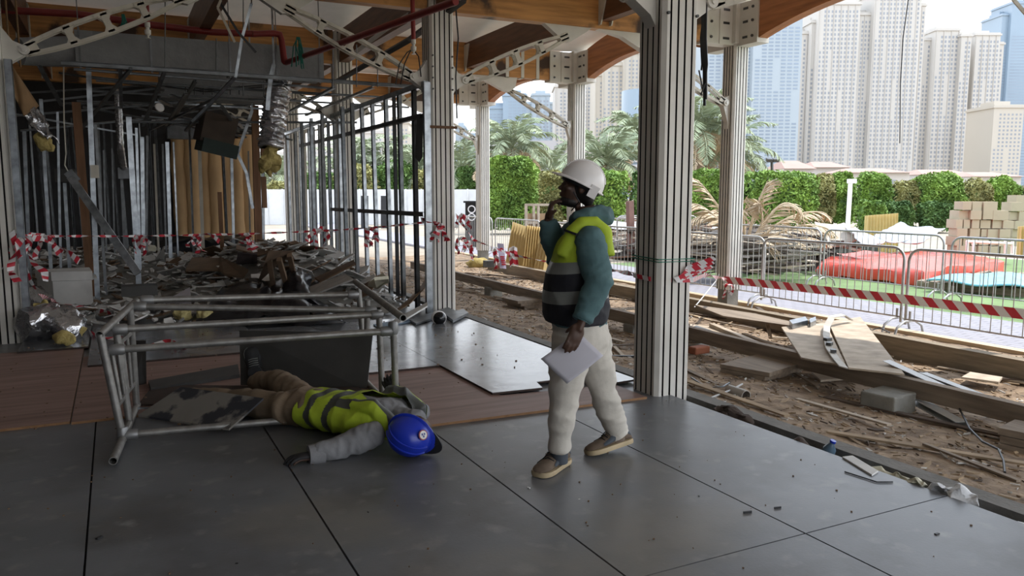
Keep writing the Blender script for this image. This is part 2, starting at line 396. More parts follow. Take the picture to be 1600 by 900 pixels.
# ---- columns
def profile(c, h, n=4, gw=0.0085, gd=0.03, ch=0.03):
    """outline of a square extrusion with keder grooves; returns (points, is_groove per edge)"""
    pts = []; fl_ = []
    for q in range(4):
        ca, sa = [(1, 0), (0, 1), (-1, 0), (0, -1)][q]
        T = lambda t, d: V(c[0] + ca * t + sa * (h - d) , c[1] + sa * t - ca * (h - d), 0)
        pts.append(T(-h + ch, 0)); fl_.append(0)
        for g_ in range(n):
            t = -h + ch + (2 * h - 2 * ch) * (g_ + 0.5) / n
            for tt, d, f_ in ((t - gw, 0, 1), (t - gw, gd, 1), (t + gw, gd, 1), (t + gw, 0, 0)):
                pts.append(T(tt, d)); fl_.append(f_)
        pts.append(T(h - ch, 0)); fl_.append(0)
    return pts, fl_
def column_profile(c, h, z0, z1, parent, name='profile', n=4, mats=None):
    p, f_ = profile(c, h, n); k = len(p); b = MB()
    b.add([V(q.x, q.y, z0) for q in p] + [V(q.x, q.y, z1) for q in p], [], 0)
    for i in range(k):
        b.f.append((i, (i + 1) % k, k + (i + 1) % k, k + i)); b.m.append(1 if f_[i] else 0)
    b.f.append(tuple(range(k - 1, -1, -1))); b.m.append(0)
    return b.build(name, mats or [m_cream, m_groove], parent)
def bolt(b, c, ax, r=0.016, l=0.02):
    c = Vector(c); b.tube([c, c + Vector(ax) * l], r, 6)
def brace(a, e, w0, w1, parent, nm='brace', gap=0.10, seg=4):
    """slotted twin-plate strut from pivot a to end e"""
    a, e = Vector(a), Vector(e); d = (e - a).normalized(); up = Vector((0, 1, 0)).cross(d); up = up if up.z > 0 else -up
    b = MB()
    for s in (-1, 1):
        o = Vector((0, s * gap / 2, 0)); L = (e - a).length
        W = lambda t: w0 + (w1 - w0) * math.sin(math.pi * min(1, t * 1.1)) ** 0.7
        N = 16
        for q in (-1, 1):
            pts = [a + d * (L * i / N) + up * (q * W(i / N) / 2) + o for i in range(N + 1)]
            for p, r_ in zip(pts, pts[1:]): b.bar(p, r_ + d * 0.004, 0.012, 0.040, up)
        for i in range(seg + 1):
            t = 0.04 + 0.92 * i / seg; wd_ = 0.07 if 0 < i < seg else 0.13
            p = a + d * (L * t) + o
            for sg in (-1, 1):
                if 0 < i < seg:
                    for q in (-1, 1): b.prism([p + d * (sg * wd_ / 2) + up * (q * W(t) * .5), p + d * (sg * (wd_ / 2 + .05)) + up * (q * W(t) * .5), p + d * (sg * wd_ / 2) + up * (q * W(t) * .16)], V(0, .012, 0))
            b.bar(p - d * wd_ / 2, p + d * wd_ / 2, 0.012, W(t) + 0.005, up)
    ob = b.build(nm, m_cream_d, parent, 30)
    pn = MB(); pn.tube([a - V(0, gap / 2 + .035, 0), a + V(0, gap / 2 + .035, 0)], 0.05, 14); pn.tube([a - V(0, gap / 2 + .05, 0), a + V(0, gap / 2 + .05, 0)], 0.022, 8)
    pn.build('pivot_pin', m_cream, ob, 30)
    return ob
def inner_column(x, y, label, h=0.165, sides=(-1, 1), zb=-0.2):
    r = thing('fluted_column', label, 'column', (x, y, 0))
    column_profile((x, y), h, zb, 4.5, r)
    b = MB()
    for s in (-1, 1):
        b.prism([V(x + s * h, y - 0.06, 2.84), V(x + s * (h + .05), y - 0.06, 2.92), V(x + s * (h + 0.2), y - 0.06, 3.02), V(x + s * (h + 0.22), y - 0.06, 3.11), V(x + s * (h + .10), y - 0.06, 3.16), V(x + s * h, y - 0.06, 3.30)], V(0, 0.12, 0))
    b.build('hub_bracket', m_cream, r)
    bb = MB()
    for s in (-1, 1):
        for z in (2.92, 3.06, 3.2, 3.34): bolt(bb, (x + s * (h - .03), y - h, z), (0, -1, 0), 0.012)
    bb.build('bolts', m_bolt, r)
    for s in sides:
        brace((x + s * (h + 0.2), y, 3.07), (x + s * 1.95, y, 3.78), 0.07, 0.20, r)
        g = MB(); g.prism([V(x + s * 1.55, y - .05, 3.93), V(x + s * 2.35, y - .05, 3.93), V(x + s * 2.25, y - .05, 3.86), V(x + s * 1.98, y - .05, 3.70), V(x + s * 1.86, y - .05, 3.72)], V(0, .1, 0))
        g.build('gusset', m_cream, r)
    return r
IC = ['fluted pale column overhead at the near end of the deck', 'tall fluted column standing at the deck edge by the walking man, green twine round it', 'fluted cream column at the end of the steel stud wall, tape knotted on it',
      'fluted cream column half hidden in the stud wall', 'fluted cream column far back among the studs']
cols_in = [inner_column(XI, y, IC[i]) for i, y in enumerate(YS) if i > 0]
r = inner_column(XL, 9.9, 'fluted column at the dim side of the deck, knotted tape tied to it')
def outer_column(x, y, label, h=0.15):
    r = thing('fluted_column', label, 'column', (x, y, -0.25))
    column_profile((x, y), h, 0.02, 4.48, r)
    p = MB(); p.b2(x - .115, x + .115, y - .115, y + .115, -0.3, 0.06); p.build('plinth', m_conc, r)
    c = MB()
    c.b2(x - 0.72, x - h + .02, y - .12, y + .12, 3.88, 4.5); c.b2(x - .12, x + .12, y - 0.58, y + 0.58, 3.86, 4.5)
    c.b2(x - .2, x + .2, y - .2, y + .2, 3.9, 4.52)
    c.b2(x - 0.46, x - .43, y - .135, y - .115, 3.88, 4.5)
    c.build('cap', m_cream, r)
    k = MB()
    for z in (3.97, 4.2, 4.4):
        bolt(k, (x - 0.62, y - .12, z), (0, -1, 0), 0.022); k.box((x - 0.32, y - .122, z), (0.12, .012, .035)); 
        bolt(k, (x - .12, y - .48, z), (-1, 0, 0), 0.022); k.box((x - .122, y - .32, z), (.012, 0.10, .035))
    k.build('bolts', m_bolt, r)
    b = brace((x - h - .08, y, 3.0), (x - 1.66, y, 3.68), 0.06, 0.17, r)
    f = MB(); pts = [V(x - h - .08, y, 3.0), V(x - h - .03, y, 2.9), V(x - h + .0, y, 2.78), V(x - h + .01, y, 2.6)]
    for p_, q_ in zip(pts, pts[1:]): f.bar(p_, q_, 0.06, 0.08, V(0, 1, 0))
    f.prism([V(x - h, y - .05, 2.62), V(x - h, y - .05, 3.12), V(x - h - .12, y - .05, 3.06), V(x - h - .11, y - .05, 2.95), V(x - h - .03, y - .05, 2.72)], V(0, .1, 0))
    f.build('foot_bracket', m_cream, r)
    g = MB(); g.prism([V(x - 2.66, y - .06, 3.93), V(x - 1.45, y - .06, 3.93), V(x - 1.5, y - .06, 3.72), V(x - 1.64, y - .06, 3.62), V(x - 1.8, y - .06, 3.66), V(x - 2.2, y - .06, 3.84)], V(0, .12, 0))
    g.build('gusset', m_cream, r)
    e = MB()
    for s in (-1, 1):  # knee brace along the open edge
        pass
    return r
OC = ['outer fluted column beyond the frame', 'outer cream column in front of the dead palm', 'outer cream column behind the white helmet', 'outer cream column beside the big hedge', 'outer cream column seen between the studs']
cols_out = [outer_column(XO, y if i != 1 else 4.72, OC[i]) for i, y in enumerate(YS)]
# knee brace along the open edge at the near outer column, cut by the frame
kn = MB()
# steel straps round the rafter of the second bay
for i, x in enumerate((7.25, 7.6, 7.95)):
    b = MB(); b.b2(x - .035, x + .035, 14.75 - .1, 14.75 - .09, 3.9, 4.53); b.b2(x - .035, x + .035, 14.65, 14.85, 3.905, 3.917)
    tag(b.build('steel_strap', m_cream), ORD[i] + ' pale steel strap from the inner end on the orange rafter', 'strap', 'steel straps round the rafter')

# ================================================================ people
m_skin = M('brown_skin', (0.075, 0.038, 0.025), 0.5, var=0.12, scale=14)
m_hair = M('black_hair', (0.012, 0.010, 0.009), 0.6)
m_teal = M('teal_hoodie', (0.075, 0.145, 0.155), 0.85, var=0.15, scale=9, bump=0.25, bscale=22)
m_hivis = M('lime_hivis', (0.40, 0.52, 0.030), 0.7, var=0.12, scale=7, bump=0.25, bscale=18)
m_navy = M('navy_vest', (0.012, 0.012, 0.018), 0.75, var=0.2, bump=0.2, bscale=18)
m_refl = M('grey_reflective_tape', (0.20, 0.21, 0.20), 0.4, var=0.1)
m_refd = M('dark_reflective_tape', (0.075, 0.08, 0.075), 0.5, var=0.15)
m_trous = M('stone_trousers', (0.56, 0.52, 0.46), 0.85, var=0.12, scale=5, bump=0.35, bscale=12)
m_tan = M('tan_trousers', (0.20, 0.145, 0.095), 0.85, var=0.15, scale=5, bump=0.35, bscale=12)
m_white = M('white_helmet_plastic', (0.86, 0.83, 0.82), 0.3, var=0.03)
m_blue = M('blue_helmet_plastic', (0.012, 0.035, 0.42), 0.28, var=0.05)
m_shoe = M('taupe_suede', (0.17, 0.125, 0.09), 0.8, var=0.2, scale=20)
m_sole = M('cream_sole', (0.46, 0.36, 0.22), 0.7)
m_shoeb = M('blue_grey_panel', (0.05, 0.06, 0.075), 0.7)
m_paper = M('white_paper', (0.62, 0.60, 0.66), 0.8, var=0.03)
m_gsleeve = M('grey_shirt', (0.22, 0.22, 0.23), 0.85, var=0.15, scale=8, bump=0.3, bscale=20)
m_glove = M('black_glove', (0.02, 0.02, 0.022), 0.8)

def hand(b, w, d, n, side, curl=(0.25, 0.45, 0.35), k=1.0, spread=0.0, thumb=(0.75, 0.6, 0.25), curls=None):
    w = Vector(w); d = Vector(d).normalized(); n = Vector(n); n = (n - d * n.dot(d)).normalized()
    s = d.cross(n); s = s if s.dot(Vector(side)) > 0 else -s
    R = Matrix((d, s, n)).transposed()
    b.ell(w + d * .048 * k, (.056 * k, .040 * k, .017 * k), R)
    b.ell(w + d * .032 * k + s * .022 * k + n * .006, (.034 * k, .018 * k, .015 * k), R)
    b.tube([w - d * .03, w + d * .03 * k], [.026 * k, .028 * k], 10, flat=.75)
    for i, (o, L) in enumerate(((.030, .070), (.010, .080), (-.011, .074), (-.030, .058))):
        p = w + d * (.084 - abs(i - 1.2) * .004) * k + s * o * k; a = 0; pts = [p - d * .03 * k, p]
        cu = curls[i] if curls else curl
        for c, f in zip(cu, (.44, .31, .25)):
            a += c; dd = (d * math.cos(a) + n * math.sin(a) + s * spread * (1.2 - i) * .12).normalized(); p = p + dd * L * f * k; pts.append(p)
        b.tube(pts, [.0098 * k, .0100 * k, .0094 * k, .0086 * k, .0068 * k], 8)
        b.ell(pts[-1], .0066 * k, n=8, m=6)
    p = w + d * .022 * k + s * .030 * k; t = thumb
    d1 = (d * t[0] + s * t[1] + n * t[2]).normalized(); d2 = (d * 1.0 + s * .15 + n * t[2] * 1.6).normalized()
    pts = [w + d * .01 * k + s * .012 * k, p, p + d1 * .034 * k, p + d1 * .034 * k + d2 * .028 * k]
    b.tube(pts, [.013 * k, .0125 * k, .0110 * k, .008 * k], 8)
def head(b, c, f, u, hk=1.0):
    """skull, face and ears round centre c; f forward, u up"""
    c = Vector(c); f = Vector(f).normalized(); u = Vector(u); u = (u - f * u.dot(f)).normalized(); s = f.cross(u)
    R = Matrix((f, s, u)).transposed(); P = lambda x, y, z: c + (f * x + s * y + u * z) * hk
    E_ = lambda p, r, **k: b.ell(P(*p), tuple(q * hk for q in r), R, **k)
    E_((-.012, 0, .035), (.098, .077, .088)); E_((.028, 0, -.035), (.064, .062, .085))      # cranium, face
    E_((.058, 0, -.098), (.030, .032, .022)); E_((.020, 0, -.088), (.055, .052, .032))       # chin, jaw
    E_((.088, 0, .022), (.016, .055, .012))                                                 # brow
    b.loft([[P(.080, -.007, .012), P(.080, .007, .012), P(.098, 0, .012)], [P(.078, -.014, -.022), P(.078, .014, -.022), P(.112, 0, -.016)], [P(.078, -.019, -.036), P(.078, .019, -.036), P(.116, 0, -.034)], [P(.078, -.012, -.044), P(.078, .012, -.044), P(.100, 0, -.044)]])
    E_((.106, 0, -.034), (.012, .013, .010))
    E_((.088, 0, -.060), (.012, .024, .006)); E_((.087, 0, -.071), (.012, .022, .006))       # lips
    for y in (-1, 1):
        E_((.078, y * .032, .004), (.014, .015, .010)); E_((.062, y * .045, -.024), (.025, .02, .018))
        E_((-.012, y * .076, -.008), (.022, .010, .033)); E_((-.008, y * .083, -.008), (.017, .006, .026))
def helmet(parent, c, f, u, mat, inner, rad=(.135, .112, .135), peak=.055, name='hard_hat', label=None, band=True):
    c = Vector(c); f = Vector(f).normalized(); u = Vector(u); u = (u - f * u.dot(f)).normalized(); s = f.cross(u)
    b = MB(); N = 36; rings = []; P = lambda x, y, z: c + f * x + s * y + u * z
    def ring(k, z, pk=0.0, flare=0.0):
        out = []
        for j in range(N):
            a = 2 * math.pi * j / N; q = max(0, math.cos(a)) ** 3
            out.append(P((rad[0] * k + flare + pk * q) * math.cos(a), (rad[1] * k + flare) * math.sin(a), z - (.012 * q if pk else 0)))
        return out
    rings = [ring(.93, -.012), ring(1.0, -.012, peak, .012), ring(1.0, -.006, peak, .012), ring(1.0, 0)]
    for i in range(1, 11):
        t = math.pi / 2 * i / 10.5; rings.append(ring(math.cos(t) ** .85, rad[2] * math.sin(t)))
    b.loft(rings)
    # ridge over the crown
    rid = []
    for i in range(13):
        t = math.pi * (0.12 + 0.76 * i / 12); rid.append(P(rad[0] * math.cos(t) * 1.0, 0, rad[2] * math.sin(t) * 1.0 + .002))
    for q in (-.022, .022): b.tube([p + s * q for p in rid], .006, 6)
    o = b.build(name, mat, parent, 45)
    if label: o['label'] = label
    if band:
        k = MB(); rr = []
        for z in (-.03, .01): rr.append([P(rad[0] * .88 * math.cos(2 * math.pi * j / N), rad[1] * .88 * math.sin(2 * math.pi * j / N), z) for j in range(N)])
        k.loft(rr, False); k.build('headband', inner, o, 40, None, .003)
    return o
def shoe(parent, heel, toe, upv, mats, k=1.0, name='work_shoe', hi=0.11):
    heel, toe = Vector(heel), Vector(toe); f = (toe - heel).normalized(); upv = Vector(upv); u = (upv - f * upv.dot(f)).normalized(); s = f.cross(u); L = (toe - heel).length
    P = lambda t, y, z: heel + f * (L * t) + s * (y * k) + u * (z * k)
    prof = [(-.00, .026, .050), (.06, .035, .085), (.18, .038, hi), (.30, .039, hi), (.42, .041, .088), (.55, .044, .068), (.70, .049, .056), (.84, .047, .048), (.94, .037, .040), (1.0, .018, .028)]
    def sec(t, w, h, z0):
        return [P(t, w * math.cos(a) * (1 if math.sin(a) < 0 else (1 - .25 * math.sin(a))), z0 + (h - z0) * (.5 + .5 * math.sin(a))) for a in [2 * math.pi * j / 14 for j in range(14)]]
    b = MB(); b.loft([sec(t, w, h, .018) for t, w, h in prof]); up = b.build(name, mats[0], parent, 60)
    so = MB(); ring = lambda z, g: [P(t, (w + g), z) for t, w, h in prof] + [P(t, -(w + g), z) for t, w, h in reversed(prof)]
    so.loft([ring(0, .004), ring(.012, .008), ring(.024, .006)]); so.build('sole', mats[1], up, 50)
    def at_(t):
        for (t0, w0, h0), (t1, w1, h1) in zip(prof, prof[1:]):
            if t0 <= t <= t1: q = (t - t0) / (t1 - t0); return w0 + (w1 - w0) * q, h0 + (h1 - h0) * q
        return prof[-1][1:]
    def skin_pt(t, a, g):
        w, h = at_(t); w += g; return P(t, w * math.cos(a) * (1 if math.sin(a) < 0 else (1 - .25 * math.sin(a))), .018 + (h + g - .018) * (.5 + .5 * math.sin(a)))
    for y in (0, 1):
        for nm, t0, t1, a0, a1 in (('side_panel', .34, .70, -.35, .75), ('heel_panel', .03, .24, -.1, .8)):
            pa = MB(); pa.grid(lambda u_, v_: skin_pt(t0 + (t1 - t0) * u_, (lambda q: math.pi - q if y else q)(a0 + (a1 - a0) * v_ * (1 - .35 * u_)), .003), 8, 5); pa.build(nm, mats[2], up, 60)
    co = MB(); co.tube([P(.23, 0, .06), P(.225, 0, .09), P(.22, 0, hi + .012)], [.040 * k, .042 * k, .044 * k], 16); co.build('collar', mats[0], up, 60)
    la = MB()
    for i in range(5):
        t = .36 + i * .065; z = .104 - i * .010
        la.tube([P(t, -.030, z - .01), P(t + .02, 0, z + .004), P(t, .030, z - .01)], .0035, 5)
    la.build('laces', m_glove if mats[0] is not m_glove else m_refl, up, 60)
    return up
def split(mb, planes, fn):
    """cut a skin along planes, then sort its faces by fn(centre) -> {key: MB}"""
    me = mb.mesh('cut', [], Vector((0, 0, 0)), 0); bm = bmesh.new(); bm.from_mesh(me); bpy.data.meshes.remove(me)
    for co, no in planes: bmesh.ops.bisect_plane(bm, geom=bm.verts[:] + bm.edges[:] + bm.faces[:], plane_co=co, plane_no=no, dist=1e-5)
    out = {}
    for f in bm.faces:
        k = fn(f.calc_center_median()); o = out.setdefault(k, (MB(), {}))
        ids = []
        for v in f.verts:
            if v.index not in o[1] or True:
                key = (round(v.co.x, 5), round(v.co.y, 5), round(v.co.z, 5))
                if key not in o[1]: o[1][key] = len(o[0].v); o[0].v.append(v.co.copy())
                ids.append(o[1][key])
        if len(set(ids)) == len(ids) and len(ids) > 2: o[0].f.append(tuple(ids)); o[0].m.append(0)
    bm.free(); return {k: v[0] for k, v in out.items()}
def oval(c, fa, la, a, b_, n=20):
    return [Vector(c) + fa * (a * math.cos(2 * math.pi * j / n)) + la * (b_ * math.sin(2 * math.pi * j / n)) for j in range(n)]
def wrinkle(mb, amp, sc, seed):
    for i, p in enumerate(mb.v):
        mb.v[i] = p + Vector((mnoise.noise(p * sc + V(seed, 0, 0)), mnoise.noise(p * sc + V(0, seed, 5)), mnoise.noise(p * sc + V(3, 9, seed)))) * amp
    return mb

# ---------------------------------------------------------------- the walking man
fw = (-RIGHT).normalized(); lat = AWAY
b = MB()
hc = D(905, 292, 4.52); hf = (fw * math.cos(.26) + UP * math.sin(.26)); hu = (UP * math.cos(.26) - fw * math.sin(.26))
head(b, hc, hf, hu)
b.tube([D(914, 322, 4.52), D(919, 352, 4.52)], [.060, .068], 12)
tor = [(352, 916, .09, .12), (366, 913, .105, .185), (392, 908, .125, .205), (430, 903, .15, .20), (470, 901, .16, .20), (505, 904, .15, .185), (535, 910, .14, .175)]
b.loft([oval(D(x, y, 4.52), fw, lat, a, l) for y, x, a, l in tor])
armL = [D(922, 378, 4.33), D(936, 442, 4.25), D(908, 503, 4.20)]; armR = [D(899, 366, 4.70), D(866, 397, 4.62), D(857, 343, 4.56)]
b.tube([armL[0], (armL[0] + armL[1]) / 2, armL[1], (armL[1] + armL[2]) / 2, armL[2]], [.055, .050, .042, .038, .028], 12)
b.tube([armR[0], (armR[0] + armR[1]) / 2, armR[1], (armR[1] + armR[2]) / 2, armR[2]], [.055, .050, .042, .038, .028], 12)
legL = [D(899, 525, 4.43), D(886, 612, 4.40), D(874, 699, 4.41)]; legR = [D(922, 525, 4.62), D(941, 608, 4.68), D(964, 673, 4.76)]
for lg in (legL, legR): b.tube([lg[0], (lg[0] + lg[1]) / 2, lg[1], lg[1].lerp(lg[2], .35), lg[2]], [.09, .08, .058, .055, .04], 12)
# lowered hand pinching the paper, raised hand at the mouth
hd = (D(896, 530, 4.18) - armL[2]).normalized()
hand(b, armL[2] + hd * .015 - AWAY * .022, hd, lat * 1.0 + fw * .15, fw, curls=((.06, .30, .25), (.04, .28, .25), (.05, .30, .25), (.08, .32, .28)), thumb=(.75, .30, .75), k=1.05)
hd2 = (D(862, 318, 4.53) - armR[2]).normalized()
hand(b, armR[2] + hd2 * .01, hd2, -fw * 1.0 - lat * .1, -lat, curls=((.5, .55, .4), (.6, .6, .5), (.75, .8, .6), (.9, .9, .7)), thumb=(.8, .3, .5))
body = bake(b, .0065, 3, .5)
man = tag(body.build('person', m_skin, None, 80, (2.36, 3.9, 0)), 'walking person in a white hard hat and lime vest, hand at the mouth', 'person')
hr = MB(); Rh = Matrix((hf, hf.cross(hu), hu)).transposed()
hr.ell(hc - hf * .028 - hu * .002, (.088, .081, .085), Rh); hr.ell(hc - hf * .07 - hu * .05, (.035, .055, .05), Rh)
hrb = bake(hr, .01, 2); hrb.build('hair', m_hair, man, 80)
# beard along the jaw
bd = MB(); bd.ell(hc + hf * .03 - hu * .092, (.058, .058, .034), Rh); bd.ell(hc + hf * .068 - hu * .104, (.026, .034, .024), Rh); bake(bd, .008, 2).build('beard', m_hair, man, 80)
# trousers
t = MB()
t.loft([oval(D(x, y, 4.52), fw, lat, a, l) for y, x, a, l in ((480, 903, .150, .18), (505, 905, .158, .20), (530, 909, .155, .20), (548, 911, .12, .17))])
def leg(mb, lg, r, cuff):
    p = [lg[0], lg[0].lerp(lg[1], .5), lg[1], lg[1].lerp(lg[2], .5), lg[2], lg[2] + cuff]
    mb.tube(p, r, 16)
leg(t, [legL[0] + fw * .01, legL[1] + fw * .015, legL[2] - UP * .0], [.118, .110, .090, .076, .062, .060], -UP * .022)
leg(t, [legR[0], legR[1], legR[2]], [.116, .106, .084, .078, .072, .076], V(0, 0, -.03) + RIGHT * .015)
tb = bake(t, .010, 4); crease(tb, .012, (.25, .1, 1), 9, 3.5, 1.7); crease(tb, .006, (-.4, .2, 1), 20, 6, 4.2); wrinkle(tb, .006, 7, 3.1); tb.build('trousers', m_trous, man, 80)
# hoodie: body, sleeves, hood lying on the back
h_ = MB()
h_.loft([oval(D(x, y, 4.52), fw, lat, a + .012, l + .012) for y, x, a, l in tor[:-1]])
def sleeve(mb, p, r): mb.tube([p[0], p[0].lerp(p[1], .5), p[1], p[1].lerp(p[2], .5), p[2].lerp(p[1], .04)], r, 16)
sleeve(h_, armL, [.082, .084, .076, .066, .052]); sleeve(h_, armR, [.084, .078, .072, .064, .050])
h_.ell(armL[0], .084); h_.ell(armR[0], .082)
h_.tube([D(924, 341, 4.42), D(940, 337, 4.46), D(947, 338, 4.52), D(940, 337, 4.58), D(924, 341, 4.62)], [.032, .048, .052, .048, .032], 12)
h_.tube([D(897, 346, 4.50), D(902, 340, 4.42), D(918, 334, 4.41), D(934, 331, 4.46), D(938, 330, 4.52), D(934, 331, 4.58), D(918, 334, 4.63), D(902, 340, 4.62), D(897, 346, 4.54)], .034, 10)
hb = bake(h_, .009, 4); crease(hb, .010, (.3, .1, 1), 13, 5, 5.0); crease(hb, .005, (-.4, 0, 1), 26, 8, 2.0); hood = hb.build('hoodie', m_teal, man, 80)
cf = MB(); dd = (armL[2] - armL[1]).normalized(); cf.tube([armL[2] - dd * .055, armL[2] - dd * .005], [.055, .050], 16); cf.build('cuff', m_teal, hood, 60)
# vest
v_ = MB()
vt = [(357, 916, .105, .125), (372, 912, .135, .200), (392, 907, .155, .226), (430, 902, .182, .232), (462, 900, .194, .235), (490, 900, .190, .232), (501, 901, .178, .226)]
v_.loft([oval(D(x, y, 4.52), fw, lat, a, l, 28) for y, x, a, l in vt])
for s_ in (-1, 1): v_.tube([D(880, 400, 4.52 + s_ * .15), D(895, 365, 4.52 + s_ * .15), D(911, 351, 4.52 + s_ * .145), D(930, 347, 4.52 + s_ * .14), D(945, 362, 4.52 + s_ * .14), D(950, 400, 4.52 + s_ * .15)], [.045, .045, .042, .036, .036, .036], 12)
vb = bake(v_, .009, 4); crease(vb, .010, (.2, 0, 1), 8, 4, 8.0); wrinkle(vb, .005, 9, 8.0)
tl = (UP + fw * .10).normalized()       # the bands dip a little towards the chest
def bz(y): return D(900, y, 4.52)
cuts = [bz(404), bz(421), bz(447), bz(466)]
pt = split(vb, [(c, tl) for c in cuts], lambda c: sum((c - q).dot(tl) < 0 for q in cuts))
vest = pt[0].build('vest', m_hivis, man, 80); vest['label'] = 'lime yellow upper half of the safety vest'
lo = MB(); lo.add(pt[2].v, pt[2].f); lo.add(pt[4].v, pt[4].f); lo.build('vest_skirt', m_navy, vest, 80)
for k in (1, 3): pt[k].build('reflective_band', m_refl, vest, 80)
st = MB(); st.bar(D(884, 360, 4.365), D(903, 367, 4.30), .012, .035, -lat); st.build('shoulder_strap', m_navy, vest)
# hard hat
uh = (UP * math.cos(.46) - fw * math.sin(.46)); fh = (fw * math.cos(.46) + UP * math.sin(.46))
hh = helmet(man, D(909, 286, 4.52), fh, uh, m_white, m_black, rad=(.130, .112, .128), peak=.040)
kk = MB(); kk.tube([D(896, 300, 4.43), D(905, 315, 4.44), D(893, 329, 4.49)], .004, 6); kk.build('chin_strap', m_black, hh)
kk = MB(); kk.box(D(927, 300, 4.415), (.05, .012, .07), (0, .5, -YAW)); kk.build('nape_strap', m_white, hh)
# shoes
smats = [m_shoe, m_sole, m_shoeb]
hl = G(884, 722); tl_ = hl + (G(842, 746) - hl).normalized() * .32
shoe(man, hl + V(0, 0, .004), tl_ + V(0, 0, .004), UP, smats, 1.22, hi=.125)
rt = G(917, 712); rh = D(986, 692, 4.80); shoe(man, rt + (rh - rt).normalized() * .32 + UP * .01, rt + UP * .004, UP - RIGHT * .25, smats, 1.22, hi=.125)
for lg, q in ((legL, 0), (legR, 1)):
    k_ = MB(); k_.tube([lg[2] - UP * .0, lg[2] - UP * .09], [.052, .050], 14); k_.build('sock', m_shoeb if q == 0 else m_shoe, man, 60)
# paper, slightly folded
pc = [D(845, 561, 4.225), D(903, 518, 4.215), D(943, 556, 4.19), D(886, 600, 4.205)]
b = MB()
def pf(u, v):
    p = pc[0].lerp(pc[1], u).lerp(pc[3].lerp(pc[2], u), v)
    return p + AWAY * (.012 * abs(v - .55) - .010 * math.sin(math.pi * u))
b.grid(pf, 10, 10)
tag(b.build('paper_sheet', m_paper, None, 60, None, .0015), 'folded white sheet of paper held in a lowered hand', 'paper')

# ---------------------------------------------------------------- the person lying on the deck
Pv, Nk = V(1.145, 5.31, .155), V(1.525, 4.75, .155)
ax = (Nk - Pv); ax.z = 0; ax.normalize(); ac = V(-ax.y, ax.x, 0)           # along the spine, across (towards the far side)
ac = ac if ac.dot(AWAY) > 0 else -ac
b = MB()
def ring(s, hw, hh, z, sh=0.0, n=22): return [Pv + ax * s + ac * (sh + hw * math.cos(2 * math.pi * j / n)) + UP * (z - Pv.z + hh * math.sin(2 * math.pi * j / n)) for j in range(n)]
tor2 = [(-.22, .12, .08, .11), (-.10, .165, .105, .125), (.10, .17, .10, .135), (.30, .19, .11, .14), (.50, .22, .12, .145), (.63, .215, .115, .15), (.72, .13, .08, .15)]
b.loft([ring(*q) for q in tor2])
hN = G(641, 679, .135)
hf2 = (RIGHT * .86 - AWAY * .14 - UP * .46).normalized(); hu2 = (-AWAY * .90 - RIGHT * .22 - UP * .22); hu2 = (hu2 - hf2 * hu2.dot(hf2)).normalized()
head(b, hN - hu2 * .055, hf2, hu2)
b.tube([Pv + ax * .66 + UP * .0, hN - hu2 * .12], [.065, .06], 12)
aN = [V(1.27, 4.62, .12), V(1.13, 4.61, .075), V(0.93, 4.67, .05)]
aN = [G(584, 678, .125), G(535, 697, .07), G(490, 710, .045)]
aF = [V(1.66, 4.93, .15), V(1.83, 5.08, .075), AY(617, 618, 5.38)]
for a_ in (aN, aF): b.tube([a_[0], a_[0].lerp(a_[1], .5), a_[1], a_[1].lerp(a_[2], .5), a_[2]], [.058, .052, .044, .040, .029], 12)
dN = (aN[2] - aN[1]); dN.z = 0; hand(b, aN[2] - UP * .012, dN, -UP, AWAY, curl=(.2, .3, .3), spread=.6)
dF = AY(602, 590, 5.46) - aF[2]; hand(b, aF[2], dF, AWAY, UP, curl=(.15, .3, .3), spread=.6)
lN = [Pv - ax * .14 - ac * .09 - UP * .03, V(.74, 5.86, .095), V(.42, 6.22, .075)]
lF = [Pv - ax * .16 + ac * .09 - UP * .02, V(1.04, 6.04, .17), V(.93, 6.40, .10)]
for lg in (lN, lF): b.tube([lg[0], lg[0].lerp(lg[1], .5), lg[1], lg[1].lerp(lg[2], .4), lg[2]], [.095, .085, .062, .055, .04], 12)
lb = bake(b, .008, 3)
man2 = tag(lb.build('person', m_skin, None, 80, (1.2, 5.06, 0)), 'person lying face down in a blue hard hat and lime vest beside the scaffold frame', 'person')
t = MB(); t.loft([ring(s, w + .016, h + .014, z) for s, w, h, z in ((-.26, .11, .085, .11), (-.10, .17, .115, .130), (.06, .172, .11, .134))])
for lg in (lN, lF): leg(t, lg, [.110, .102, .088, .076, .068, .068], (lg[2] - lg[1]).normalized() * .04)
tb = bake(t, .011, 3); crease(tb, .014, ax, 8, 4, 4.4); wrinkle(tb, .006, 12, 1.1)
for i, p in enumerate(tb.v): p.z = max(p.z, .005)
tb.build('trousers', m_tan, man2, 80)
s2 = MB(); s2.loft([ring(s, w + .004, h + .004, z) for s, w, h, z in tor2[2:]])
sleeve(s2, aN, [.074, .080, .072, .066, .058]); sleeve(s2, aF, [.082, .078, .070, .064, .056]); s2.ell(aN[0], .072); s2.ell(aF[0], .072)
s2.tube([Pv + ax * .62, hN - hu2 * .15], [.085, .072], 14)
sb2 = bake(s2, .010, 3); crease(sb2, .011, (1, .3, 0), 12, 6, 2.2); crease(sb2, .006, (1, -.5, .3), 26, 9, 1.2)
for p in sb2.v: p.z = max(p.z, .005)
sb2.build('shirt', m_gsleeve, man2, 80)
v_ = MB(); vt2 = [(-.01, .195, .128, .134), (.09, .20, .128, .137), (.28, .218, .130, .142), (.48, .25, .142, .150), (.62, .25, .140, .152), (.70, .22, .122, .154), (.75, .16, .095, .154)]
v_.loft([ring(s, w, h, z, 0, 30) for s, w, h, z in vt2])
